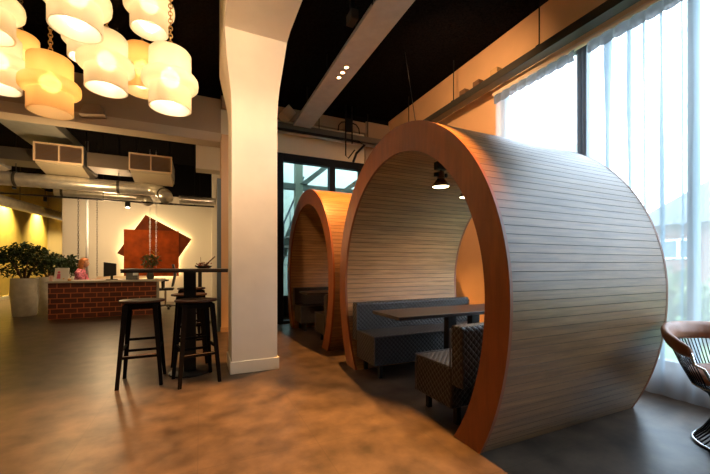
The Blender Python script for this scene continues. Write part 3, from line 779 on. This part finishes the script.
# ------------------------------------------------------------------ reception
rd = thing('reception_desk', 'long dark brick reception desk with pale stone worktop', 'desk', (-1.7,8.3,0))
MB().box(-2.53, -.82, 8.0, 8.15, 0, .665).box(-2.53,-2.38,8.15,8.7,0,.665).build('brick_front', brick_m, rd)
MB().box(-2.58, -.70, 7.96, 8.72, .665, .700).build('worktop', counter_m, rd, bevel=.004)
MB().box(-.86, -.82, 8.15, 8.66, 0, .665).build('end_panel', greybox, rd)
ar = thing('star_artwork', 'backlit rust red wall artwork of two overlapping square panels', 'artwork', (-1.1,10.44,1.6))
MB().box(-1.77, -.52, 10.36, 10.385, .70, 1.915).build('upright_panel', corten, ar)
# tilted panel
Q = [(-1.296,2.315),(-.209,1.715),(-.831,.70),(-1.918,1.30)]
MB().prism(Q, 'y', 10.39, 10.415).build('tilted_panel', M('dark_rust_panel', (.085,.016,.003), .7, 0, spec=.1, noise=.3, nscale=4), ar)
cx_ = sum(p[0] for p in Q)/4; cz_ = sum(p[1] for p in Q)/4
m = MB(); m.tube([((p[0]-cx_)*.94+cx_, 10.46, (p[1]-cz_)*.94+cz_) for p in Q], .012, 6, closed=True); m.tube([(-1.73,10.46,1.87),(-.56,10.46,1.87),(-.56,10.46,.74),(-1.73,10.46,.74)], .012, 6, closed=True)
m.build('light_strip', led_em, ar)
m = MB(); m.box(-1.3,-.85,10.415,10.497,1.4,1.5); m.build('wall_spacer', blackm, ar)
# uplit yellow wall: recessed downlights close to it
for k, y in enumerate((11.1, 13.3, 15.5)):
    dl = thing('ceiling_downlight', ['black downlight over the yellow wall nearest the ducts','black downlight over the yellow wall, middle one','black downlight over the yellow wall at the far end'][k], 'lamp', (-4.98,y,3.25), 0, 'downlights along the yellow wall')
    MB().lathe([(0,3.45),(.05,3.45),(.05,3.25),(.04,3.25),(.04,3.28),(0,3.28)], (-4.98,y), 16).build('cylinder', blackm, dl)
    MB().lathe([(0,3.275),(.038,3.275),(.038,3.265),(0,3.265)], (-4.98,y), 16).build('lens', spot_em2, dl)
    MB().tube([(-4.98,y,3.44),(-4.98,y,CZ)], .01, 6).build('stem', blackm, dl)
    spot('yellow_wall_light', (-4.98,y,3.24), (-4.98,y,0), 1500, (1,.74,.30), 92, 1, .05)
# black lamp rail with one spot
lr = thing('lamp_rail', 'thin black lamp rail crossing above the reception desk', 'rail', (-1,8,2.26))
MB().box(-3.4, .28, 7.985, 8.015, 2.245, 2.275).build('rail', blackm, lr)
for x in (-3.2, -1.7, -.1): MB().tube([(x,8,2.27),(x,8,CZ)], .006, 6).build('hanger', blackm, lr)
for k, (x, lb) in enumerate([(-1.30,'small black spot lamp with bright lens under the rail'),]):
    sl = thing('rail_spot', lb, 'lamp', (x,8,2.15))
    MB().lathe([(0,2.245),(.045,2.245),(.045,2.14),(.036,2.14),(.036,2.16),(0,2.16)], (x,8), 16).build('cylinder', blackm, sl)
    MB().lathe([(0,2.15),(.036,2.15),(.036,2.135),(0,2.135)], (x,8), 16).build('lens', spot_em2, sl)
spot('reception_spot_light', (-1.30,8,2.12), (-1.0,10.4,1.2), 120, (1,.70,.36), 95, .6)
spot('reception_spot_light', (-2.9,8.6,2.9), (-2.2,10.4,1.2), 60, (1,.70,.40), 95, .6)  # unseen spot above the rail, with no lamp modelled for it
ld = bpy.data.lights.new('reception_fill_light', 'POINT'); ld.energy = 85; ld.color = (1,.68,.36); ld.shadow_soft_size = .15  # unseen point light added to brighten the reception, no pendant hangs here
lo = bpy.data.objects.new('reception_fill_light', ld); COL.objects.link(lo); lo.location = Vector((-1.8,9.0,1.9))*S
ld = bpy.data.lights.new('air_unit_fill_light', 'POINT'); ld.energy = 45; ld.color = (1,.66,.30); ld.shadow_soft_size = .12  # unseen golden point light added to brighten the air units from below
lo = bpy.data.objects.new('air_unit_fill_light', ld); COL.objects.link(lo); lo.location = Vector((-1.8,6.45,2.1))*S
# hanging chains
for k, (x, z0, lb) in enumerate([(-2.45,.72,'thin black chain hanging beside the white pipe, left of the two'),(-2.11,.72,'thin black chain hanging just right of the white pipe'),(-1.08,.95,'thin steel chain hanging in front of the rust artwork, left of the pair'),(-.955,.95,'thin steel chain hanging in front of the rust artwork, right of the pair')]):
    tag(chain_mb(x, 9.4, z0, CZ, .014, .075).build('hanging_chain', blackm if k < 2 else steel, origin=(x,9.4,CZ), smooth=True), lb, 'chain', 'chains hanging over reception')
tag(MB().tube([(-2.29,9.4,0),(-2.29,9.4,CZ)], .028, 10).build('white_pipe', M('white_pipe_paint', (.48,.50,.52), .4), origin=(-2.29,9.4,0), smooth=True), 'white vertical pipe behind the receptionist between two chains', 'pipe')
tag(MB().box(-2.11, -1.0, 9.38, 9.42, .70, .745).build('hanging_shelf', M('pale_wood_shelf', (.55,.42,.28), .6), origin=(-1.55,9.4,.7)), 'pale hanging shelf strung between chains behind the desk', 'shelf')
# planters with bushes
def planter(loc, label, r, h, seed, crown):
    t = thing('potted_bush', label, 'plant', loc, 0, 'potted bushes beside the desk')
    x, y, _ = loc; rn = random.Random(seed)
    MB().lathe([(0,0),(r*.78,0),(r*.84,.02),(r*1.0,h*.55),(r*.97,h*.93),(r*.95,h),(r*.88,h),(r*.88,h*.9),(0,h*.9)], (x,y), 36).build('pot', pot_m, t, smooth=True, auto=50)
    MB().lathe([(0,h*.905),(r*.86,h*.905),(r*.86,h*.93),(0,h*.95)], (x,y), 24).build('soil', soil_m, t)
    m = MB(); ends = []
    for k in range(6):
        a = k*1.05+seed; e_ = Vector((x+math.cos(a)*r*1.1, y+math.sin(a)*r*.9, h+.32+.05*rn.random()))
        m.tube([(x+.02*math.cos(a),y+.02*math.sin(a),h*.92),(x+.10*math.cos(a),y+.1*math.sin(a),h+.12),tuple(e_)], [.022,.015,.007], 6)
    m.build('trunk', bark_m, t)
    m = MB()
    for (dx,dy,dz,rx,ry,rz_,n) in crown: leaf_cloud(m, (x+dx,y+dy,h+dz), (rx,ry,rz_), n, .085, rn)
    m.build('foliage', leaf_m, t)
    return t
planter((-3.14,8.80,0), 'tall pale pot with broad dark bush, nearest at the desk left end', .215, .74, 1,
        [(-.12,0,.40,.30,.26,.17,460),(.20,.05,.40,.28,.24,.20,460),(-.38,-.05,.40,.20,.18,.11,220),(-.02,.02,.56,.34,.24,.13,340),(.42,.12,.28,.20,.17,.20,240),(-.20,0,.14,.17,.14,.09,130),(.15,0,.16,.2,.15,.1,160)])
planter((-3.02,9.62,0), 'second tall pale pot with bush, partly behind the first pot', .215, .74, 2,
        [(.10,0,.28,.30,.25,.18,420),(.36,.0,.30,.18,.20,.16,260),(.45,-.1,.14,.14,.14,.12,140)])
# desk top items
mo = thing('computer_monitor', 'black computer monitor turned away on the brick desk', 'monitor', (-1.62,8.3,.70))
MB().hexa([(-1.745,8.24,.765),(-1.54,8.24,.79),(-1.54,8.30,.79),(-1.745,8.33,.765),(-1.745,8.24,1.06),(-1.54,8.24,1.03),(-1.54,8.30,1.03),(-1.745,8.33,1.06)]).build('screen', blackp, mo, bevel=.006)
MB().tube([(-1.62,8.3,.715),(-1.62,8.3,.85)], .022, 10).build('neck', blackp, mo)
MB().lathe([(0,.70),(.10,.70),(.10,.712),(0,.718)], (-1.62,8.3), 20).build('foot', blackp, mo)
ph = thing('desk_phone', 'small dark desk phone with pale screen right of the monitor', 'phone', (-1.25,8.25,.70))
MB().hexa([(-1.36,8.15,.70),(-1.16,8.15,.70),(-1.16,8.35,.70),(-1.36,8.35,.70),(-1.36,8.22,.93),(-1.16,8.22,.93),(-1.16,8.30,.93),(-1.36,8.30,.93)]).build('body', blackp, ph, bevel=.006)
MB().hexa([(-1.24,8.165,.79),(-1.15,8.165,.79),(-1.15,8.19,.79),(-1.24,8.19,.79),(-1.24,8.20,.91),(-1.15,8.20,.91),(-1.15,8.22,.91),(-1.24,8.22,.91)]).build('screen', M('pale_screen', (.45,.48,.5), .3), ph)
sg = thing('sign_holder', 'white counter sign with a pink figure beside the receptionist', 'sign', (-2.40,8.2,.70))
MB().hexa([(-2.50,8.18,.70),(-2.27,8.13,.70),(-2.27,8.14,.70),(-2.50,8.19,.70),(-2.50,8.24,.945),(-2.27,8.19,.945),(-2.27,8.20,.945),(-2.50,8.25,.945)]).build('sheet', M('white_card', (.75,.74,.74), .5), sg)
m = MB(); m.hexa([(-2.46,8.1765,.74),(-2.40,8.1635,.74),(-2.40,8.168,.74),(-2.46,8.181,.74),(-2.455,8.199,.83),(-2.405,8.188,.83),(-2.405,8.193,.83),(-2.455,8.204,.83)]); m.lathe([(0,.835),(.025,.85),(.02,.875),(0,.885)], (-2.43,8.205), 10)
m.build('pink_figure', M('pink_print', (.65,.12,.22), .6), sg)
m = MB(); m.box(-2.36,-2.29,8.155,8.17,.715,.75); m.build('orange_block', M('orange_print', (.75,.4,.08), .6), sg)
MB().tube([(-2.39,8.232,.945),(-2.39,8.232,.955)], .008, 8).build('clip', blackp, sg)
tag(MB().box(-2.64+.09, -2.52, 8.1, 8.2, .70, .80).build('leaflet_box', M('pale_pink_card', (.65,.45,.42), .6), origin=(-2.55,8.15,.70)), 'pale pink leaflet box at the left end of the desk top', 'box')
for k, (x, lb) in enumerate([(-2.245,'small orange jar on the desk top by the counter sign')]):
    tag(MB().lathe([(0,.70),(.025,.70),(.028,.73),(.02,.745),(0,.747)], (x,8.1), 12).build('small_jar', M('orange_jar', (.7,.35,.1), .4), origin=(x,8.1,.70), smooth=True), lb, 'jar')
vp = thing('vase_plant', 'green leafy plant in a vase on the desk before the artwork', 'plant', (-.95,8.3,.70))
MB().lathe([(0,.70),(.05,.70),(.07,.76),(.05,.86),(.045,.87),(.04,.86),(0,.84)], (-.95,8.3), 16).build('vase', M('dark_vase', (.04,.04,.04), .3), vp, smooth=True)
m = MB(); rn = random.Random(9)
for k in range(9):
    a = k*.7; m.tube([(-.95,8.3,.84),(-.95+.06*math.cos(a),8.3+.06*math.sin(a),1.0),(-.95+.14*math.cos(a),8.3+.1*math.sin(a),1.1+.1*rn.random())], .004, 5)
m.build('stem', leaf_m, vp)
m = MB(); leaf_cloud(m, (-.95,8.3,1.06), (.17,.14,.15), 130, .085, rn); m.build('foliage', M('mixed_green_leaf', (.05,.09,.02), .6, noise=.5, nscale=9), vp)
m = MB(); leaf_cloud(m, (-.88,8.28,1.20), (.06,.05,.09), 16, .06, rn); m.build('yellow_bloom', M('yellow_bloom', (.6,.40,.05), .6), vp)
fb = thing('flower_bowl', 'dark bowl of dried red flowers and twigs by the blue post', 'bowl', (.06,6.45,.925))
MB().lathe([(0,.925),(.06,.925),(.12,.965),(.145,.985),(.138,.985),(.10,.96),(0,.94)], (.06,6.45), 24).build('bowl', blackp, fb, smooth=True)
m = MB(); leaf_cloud(m, (.06,6.45,1.0), (.12,.11,.035), 90, .05, rn); m.build('flowers', M('dried_red_flower', (.22,.03,.02), .7, noise=.5, nscale=20), fb)
m = MB(); m.tube([(.06,6.45,.97),(.24,6.42,1.15)], [.014,.010], 6); m.tube([(.02,6.45,.98),(.01,6.45,1.14)], [.006,.003], 5); m.build('twig', bark_m, fb)
# office chair at the desk end
oc = thing('office_chair', 'black office chair behind the right end of the brick desk', 'chair', (-.72,8.95,0))
MB().box(-.88, -.55, 8.78, 9.12, .42, .47).build('seat', blackp, oc, bevel=.02)
m = MB(); m.prism([(-.60,.50),(-.56,.50),(-.50,.78),(-.55,1.02),(-.59,1.02),(-.55,.78)], 'y', 8.82, 9.08); m.build('backrest', blackp, oc, bevel=.01)
m = MB(); m.box(-.88,-.66,8.76,8.80,.63,.66); m.box(-.79,-.75,8.76,8.80,.45,.64); m.build('armrest', blackp, oc, bevel=.005)
m = MB(); m.box(-.88,-.66,9.10,9.14,.63,.66); m.box(-.79,-.75,9.10,9.14,.45,.64); m.build('armrest', blackp, oc, bevel=.005)
MB().tube([(-.72,8.95,.08),(-.72,8.95,.43)], .025, 10).build('gas_lift', chrome, oc)
m = MB()
for k in range(5):
    a = 2*PI*k/5; m.tube([(-.72,8.95,.08),(-.72+.25*math.cos(a),8.95+.25*math.sin(a),.05)], .016, 6)
m.build('star_base', blackp, oc)
for k in range(5):
    a = 2*PI*k/5; MB().lathe([(0,0),(.02,.004),(.026,.025),(.02,.046),(0,.05)], (-.72+.25*math.cos(a),8.95+.25*math.sin(a)), 10).build('caster', blackp, oc)
oc2 = thing('task_chair', 'black chair the receptionist sits on behind the desk', 'chair', (-2.42,9.05,0))
MB().box(-2.60, -2.24, 8.87, 9.23, .375, .415).build('seat', blackp, oc2, bevel=.015)
MB().box(-2.70, -2.635, 8.86, 9.20, .44, .90).build('backrest', blackp, oc2, bevel=.02)
MB().box(-2.66, -2.58, 9.03, 9.07, .385, .46).build('bracket', blackp, oc2)
MB().tube([(-2.42,9.05,.03),(-2.42,9.05,.38)], .025, 10).build('gas_lift', chrome, oc2)
MB().lathe([(0,0),(.22,0),(.20,.02),(.03,.045),(0,.045)], (-2.42,9.05), 20).build('base', blackp, oc2)

# ------------------------------------------------------------------ receptionist (metres, local; faces +x)
pr = thing('person', 'seated receptionist with long ginger hair in a pink patterned top', 'person', (-2.36,9.05,0))
PSC = 1.0
def skin(name, joints, edges, mat, parent, root=0, sub=2):
    me = bpy.data.meshes.new(name); me.from_pydata([j[0] for j in joints], edges, []); me.materials.append(mat)
    o = bpy.data.objects.new(name, me); COL.objects.link(o); o.parent = parent
    md = o.modifiers.new('Skin', 'SKIN'); md.use_smooth_shade = True
    for i, j in enumerate(joints):
        sv = me.skin_vertices[0].data[i]; r = j[1]; sv.radius = (r, r) if not isinstance(r, tuple) else r
        sv.use_root = (i == root)
    sb = o.modifiers.new('Subdivision', 'SUBSURF'); sb.levels = sub; sb.render_levels = sub
    return o
skin_m = M('skin', (.55,.30,.20), .55)
SZ = .51
def J(x, y, z, r): return ((x, y, z), r)
jt = [J(0,0,SZ+.11,(.15,.12)), J(.01,0,SZ+.25,(.135,.105)), J(.03,0,SZ+.42,(.15,.10)), J(.05,0,SZ+.54,(.10,.075)), J(.075,0,SZ+.61,.052), J(.10,0,SZ+.66,.05)]
ed = [(0,1),(1,2),(2,3),(3,4),(4,5)]
for sgn in (-1, 1):
    b = len(jt)
    jt += [J(.05,sgn*.16,SZ+.52,.06), J(.10,sgn*.20,SZ+.36,.047), J(.15,sgn*.21,SZ+.27,.042), J(.28,sgn*.16,SZ+.29,.035), J(.38,sgn*.12,SZ+.315,.026), J(.44,sgn*.11,SZ+.318,.03)]
    ed += [(3,b),(b,b+1),(b+1,b+2),(b+2,b+3),(b+3,b+4),(b+4,b+5)]
    b = len(jt)
    jt += [J(.06,sgn*.10,SZ+.08,.095), J(.26,sgn*.11,SZ+.08,.080), J(.43,sgn*.11,SZ+.06,.062), J(.45,sgn*.11,SZ-.17,.052), J(.44,sgn*.11,.09,.036), J(.49,sgn*.11,.045,.036), J(.60,sgn*.12,.035,.028)]
    ed += [(0,b)] + [(b+i, b+i+1) for i in range(6)]
body = skin('body', jt, ed, M('skin_and_dark_trousers', (.50,.28,.19), .6), pr)
# head with features, one lathe-like mesh shaped by hand
hd = bpy.data.meshes.new('head'); import bmesh
bm = bmesh.new(); bmesh.ops.create_uvsphere(bm, u_segments=28, v_segments=20, radius=1)
for v in bm.verts:
    x, y, z = v.co
    fx = x*.098; fy = y*.074; fz = z*.115
    if z < 0: fx += .012*(-z); fy *= 1 - .28*(-z); 
    if x > .6 and abs(y) < .22:                       # nose and mouth relief
        if -.28 < z < .08: fx += .026*(1-abs(y)/.22)*(1-abs(z+.14)/.22 if abs(z+.14) < .22 else 0)
        if -.62 < z < -.40: fx += .006
    if x > .55 and .10 < abs(y) < .55 and .0 < z < .28: fx -= .008
    v.co = (fx, fy, fz)
bm.to_mesh(hd); bm.free(); hd.materials.append(skin_m)
for p in hd.polygons: p.use_smooth = True
HP = (.125, 0, SZ+.745)
ho = bpy.data.objects.new('head', hd); COL.objects.link(ho); ho.parent = pr; ho.location = HP
def ball(name, c, r, mat, par, sc=(1,1,1)):
    me = bpy.data.meshes.new(name); b_ = bmesh.new(); bmesh.ops.create_uvsphere(b_, u_segments=14, v_segments=10, radius=r)
    for v in b_.verts: v.co = (v.co.x*sc[0]+c[0], v.co.y*sc[1]+c[1], v.co.z*sc[2]+c[2])
    b_.to_mesh(me); b_.free(); me.materials.append(mat)
    for p in me.polygons: p.use_smooth = True
    o = bpy.data.objects.new(name, me); COL.objects.link(o); o.parent = par; return o
for sgn in (-1, 1):
    ball('eye', (.083, sgn*.030, .016), .011, M('eye', (.03,.02,.015), .2), ho)
    ball('ear', (-.005, sgn*.074, -.005), .024, skin_m, ho, (.7,.35,1.1))
ball('mouth', (.094, 0, -.058), .016, M('lips', (.45,.12,.10), .5), ho, (.5,1.1,.4))
# hair: cap plus long fall over the back and shoulders
me = bpy.data.meshes.new('hair'); bm = bmesh.new(); bmesh.ops.create_uvsphere(bm, u_segments=32, v_segments=24, radius=1)
dead = []
for v in bm.verts:
    x, y, z = v.co
    if x > .45 and z < .42: dead.append(v); continue
    k = 1.0; fx = x*.114; fy = y*.088; fz = z*.128 + .006
    if z < -.05:
        d = (-z-.05)/.95
        fz = -.0 - d*.40; fx = x*.10*(1-.25*d) - .045*d - .02; fy = y*.098*(1+.25*math.sin(d*3))
    w_ = 1+.05*math.sin(17*math.atan2(y, x)+z*5)
    v.co = (HP[0]+fx*w_, HP[1]+fy*w_, HP[2]+fz)
bmesh.ops.delete(bm, geom=dead, context='VERTS'); bm.to_mesh(me); bm.free(); me.materials.append(M('ginger_hair', (.42,.14,.035), .45, noise=.4, nscale=30))
for p in me.polygons: p.use_smooth = True
hr = bpy.data.objects.new('hair', me); COL.objects.link(hr); hr.parent = pr
so = hr.modifiers.new('Solidify', 'SOLIDIFY'); so.thickness = .012
# pink top: torso and sleeves following the body
pink = M('pink_patterned_cloth', (.62,.16,.24), .8, noise=.75, nscale=26)
tj = [J(0,0,SZ+.08,(.165,.135)), J(.01,0,SZ+.25,(.15,.12)), J(.03,0,SZ+.42,(.165,.115)), J(.05,0,SZ+.54,(.135,.10)), J(.065,0,SZ+.585,.075)]
te = [(0,1),(1,2),(2,3),(3,4)]
for sgn in (-1, 1):
    b = len(tj); tj += [J(.05,sgn*.16,SZ+.52,.074), J(.10,sgn*.20,SZ+.36,.062), J(.15,sgn*.21,SZ+.27,.056), J(.25,sgn*.17,SZ+.285,.050)]
    te += [(3,b),(b,b+1),(b+1,b+2),(b+2,b+3)]
skin('blouse', tj, te, pink, pr)
trous = M('dark_trousers', (.03,.03,.04), .8)
tj = [J(.0,0,SZ+.10,(.165,.135))]; te = []
for sgn in (-1, 1):
    b = len(tj); tj += [J(.06,sgn*.10,SZ+.08,.105), J(.26,sgn*.11,SZ+.08,.09), J(.43,sgn*.11,SZ+.06,.073), J(.45,sgn*.11,SZ-.17,.063), J(.445,sgn*.11,.13,.05)]
    te += [(0,b)] + [(b+i,b+i+1) for i in range(4)]
skin('trousers', tj, te, trous, pr)
for sgn in (-1, 1):      # fingers and thumb rooted inside each palm
    px_, py_, pz_ = .44, sgn*.11, SZ+.318
    fj = [J(px_-.03,py_,pz_,.022)]; fe = []
    for k, (dy, ln) in enumerate(((-.027,.062),(-.009,.072),(.009,.068),(.026,.055))):
        b = len(fj); fj += [J(px_+.02,py_+dy,pz_+.002,.0095), J(px_+.02+ln*.55,py_+dy,pz_+.004,.0085), J(px_+.02+ln,py_+dy,pz_-.012,.007)]
        fe += [(0,b),(b,b+1),(b+1,b+2)]
    b = len(fj); fj += [J(px_-.01,py_-sgn*.03,pz_-.002,.011), J(px_+.025,py_-sgn*.052,pz_-.008,.009)]; fe += [(0,b),(b,b+1)]
    skin('hand', fj, fe, skin_m, pr, sub=1)

# ------------------------------------------------------------------ ventilation over reception
def aircon(xa, xb, yb, label):
    t = thing('air_handling_unit', label, 'air unit', ((xa+xb)/2, yb+.5, 2.66), 0, 'grey air units over reception')
    MB().box(xa+.01, xb-.01, yb, yb+.9, 2.66, 2.95).build('casing', greybox, t)
    MB().hexa([(xa+.02,yb+.0,2.62),(xb-.02,yb,2.62),(xb-.02,yb+.5,2.52),(xa+.02,yb+.5,2.52),(xa+.02,yb,2.66),(xb-.02,yb,2.66),(xb-.02,yb+.9,2.66),(xa+.02,yb+.9,2.66)]).build('drip_panel', M('warm_sheet_metal', (.62,.54,.40), .4, .3), t)
    g = MB(); w_ = .022
    g.box(xa, xb, yb-.03, yb, 2.93, 2.95); g.box(xa, xb, yb-.03, yb, 2.65, 2.67); g.box(xa, xa+w_, yb-.03, yb, 2.67, 2.93); g.box(xb-w_, xb, yb-.03, yb, 2.67, 2.93); g.box((xa+xb)/2-.01, (xa+xb)/2+.01, yb-.03, yb, 2.67, 2.93)
    g.build('grille_frame', M('beige_grille_frame', (.80,.60,.42), .5), t)
    g = MB()
    for k in range(12): g.hexa([(xa+w_,yb-.02,2.675+k*.021),(xb-w_,yb-.02,2.675+k*.021),(xb-w_,yb-.004,2.688+k*.021),(xa+w_,yb-.004,2.688+k*.021),(xa+w_,yb-.02,2.678+k*.021),(xb-w_,yb-.02,2.678+k*.021),(xb-w_,yb-.004,2.691+k*.021),(xa+w_,yb-.004,2.691+k*.021)])
    g.build('louvres', M('brown_louvre', (.34,.20,.12), .5), t)
    for x in (xa+.06, xb-.06): MB().tube([(x,yb+.4,2.94),(x,yb+.4,CZ)], .008, 6).build('hanger', blackm, t)
aircon(-2.39, -1.75, 7.0, 'grey air unit with louvred grille, left one above the brick desk')
aircon(-1.12, -.46, 7.0, 'grey air unit with louvred grille, right one above the artwork')
aircon(-3.60, -2.98, 7.0, 'dark air unit at the far left edge over the pot plants')
tag(MB().box(-1.73, -1.14, 7.08, 7.6, 2.66, 2.90).build('plenum_box', M('brown_grey_sheet', (.20,.16,.13), .5, .4), origin=(-1.43,7.3,2.66), bevel=.006), 'brown grey plenum box joining the two louvred air units', 'duct box')
tag(MB().box(-2.96, -2.41, 7.12, 7.6, 2.66, 2.86).build('plenum_box', M('dark_sheet', (.10,.085,.075), .5, .4), origin=(-2.7,7.3,2.66), bevel=.006), 'dark plenum box left of the left louvred unit', 'duct box')
def duct(label, pts, r, fl_=(), hang=()):
    t = thing('spiral_duct', label, 'duct', pts[0], 0, 'round spiral ducts over reception')
    # corrugated tube
    P = [Vector(p) for p in pts]; out = []; rs = []
    for a, b in zip(P[:-1], P[1:]):
        n = max(2, int((b-a).length/.05))
        for i in range(n): out.append(a.lerp(b, i/n)); rs.append(r*(1.0 if i % 2 else .975))
    out.append(P[-1]); rs.append(r)
    MB().tube(out, rs, 20).build('duct_wall', ductm, t, smooth=True)
    for h in hang: MB().tube([h, (h[0],h[1],CZ)], .007, 6).build('hanger', blackm, t)
    for (a, b) in fl_:
        a, b = Vector(a), Vector(b); MB().tube([a, b], r*1.07, 20).build('clamp_band', M('dark_band', (.08,.07,.06), .5, .5), t, smooth=True, auto=40)
    return t
duct('long round spiral duct running level under the air units, ending in an elbow', [(-4.9,7.35,2.40),(-.98,7.35,2.40),(-.80,7.33,2.39),(-.66,7.24,2.35),(-.58,7.10,2.28),(-.55,6.95,2.20)], .115, [((-2.75,7.35,2.40),(-2.71,7.35,2.40)),((-1.35,7.35,2.40),(-1.31,7.35,2.40)),((-.60,7.15,2.30),(-.585,7.11,2.285))], [(-3.6,7.35,2.5),(-2.73,7.35,2.5),(-1.33,7.35,2.5)])
duct('second round duct behind and lower, curling toward the artwork', [(-2.55,8.40,2.42),(-1.32,8.40,2.42),(-1.14,8.37,2.40),(-1.02,8.27,2.36),(-.98,8.11,2.30)], .10, [((-2.45,8.40,2.42),(-2.41,8.40,2.42))], [(-2.43,8.4,2.5),(-1.5,8.4,2.5)])
duct('round duct running back along the yellow wall on the far left', [(-4.1,7.8,2.42),(-3.9,9.5,2.38),(-3.55,14.5,2.44)], .12, [((-4.05,8.2,2.41),(-4.04,8.26,2.41))], [(-4.04,8.23,2.5),(-3.83,10.5,2.5)])
duct('short dull duct stub right of the elbow against the white wall', [(-.38,7.6,2.30),(.29,7.6,2.30)], .075, (), [(0,7.6,2.36)])
sv = thing('service_beam', 'pale grey service beam slanting down behind the pendant lamps', 'ceiling fixture', (-2.2,6.9,3.1))
MB().box(-2.66, -1.98, 6.02, 8.6, 3.08, 3.22).build('housing', greybeam, sv, bevel=.006)
for y in (6.4, 8.2): MB().tube([(-2.3,y,3.2),(-2.3,y,CZ)], .01, 6).build('hanger', blackm, sv)
sd = thing('smoke_detector', 'small round white smoke detector on the black reception ceiling', 'smoke detector', (-1.05,6.5,3.3))
MB().lathe([(0,3.36),(.035,3.36),(.035,3.34),(.02,3.325),(0,3.325)], (-.93,7.0), 16).build('housing', M('white_detector', (.6,.55,.48), .5), sd, smooth=True, auto=40)
MB().tube([(-.93,7.0,3.35),(-.93,7.0,CZ)], .006, 6).build('stem', blackm, sd)

# ------------------------------------------------------------------ world, fill from windows, camera
wd = bpy.data.worlds.new('World'); scene.world = wd; wd.use_nodes = True
bg = wd.node_tree.nodes['Background']; bg.inputs[0].default_value = (.64,.82,1.0,1); bg.inputs[1].default_value = 10
# light portals help the window daylight sample cleanly
def portal(loc, rot, sx, sy):
    ld = bpy.data.lights.new('window_portal', 'AREA'); ld.shape = 'RECTANGLE'; ld.size = sx; ld.size_y = sy; ld.cycles.is_portal = True
    lo = bpy.data.objects.new('window_portal', ld); COL.objects.link(lo); lo.location = Vector(loc)*S; lo.rotation_euler = rot
portal((3.44,.2,1.56), (0, PI/2, 0), 2.9*S, 5.7*S)

cam = bpy.data.cameras.new('camera'); co = bpy.data.objects.new('camera', cam); COL.objects.link(co)
cam.sensor_width = 36; cam.lens = 36*341/710; cam.shift_y = 28/710; cam.clip_end = 200; cam.clip_start = .05
co.location = (0, 0, S); co.rotation_euler = (PI/2, 0, -math.atan2(.4139, .9103))
scene.camera = co
scene.view_settings.view_transform = 'Standard'; scene.view_settings.look = 'None'; scene.view_settings.exposure = .3; scene.view_settings.gamma = 1
scene.view_settings.use_curve_mapping = False
scene.cycles.max_bounces = 10; scene.cycles.transparent_max_bounces = 24; scene.cycles.diffuse_bounces = 5
scene.cycles.sample_clamp_indirect = 6
scene.cycles.use_denoising = True
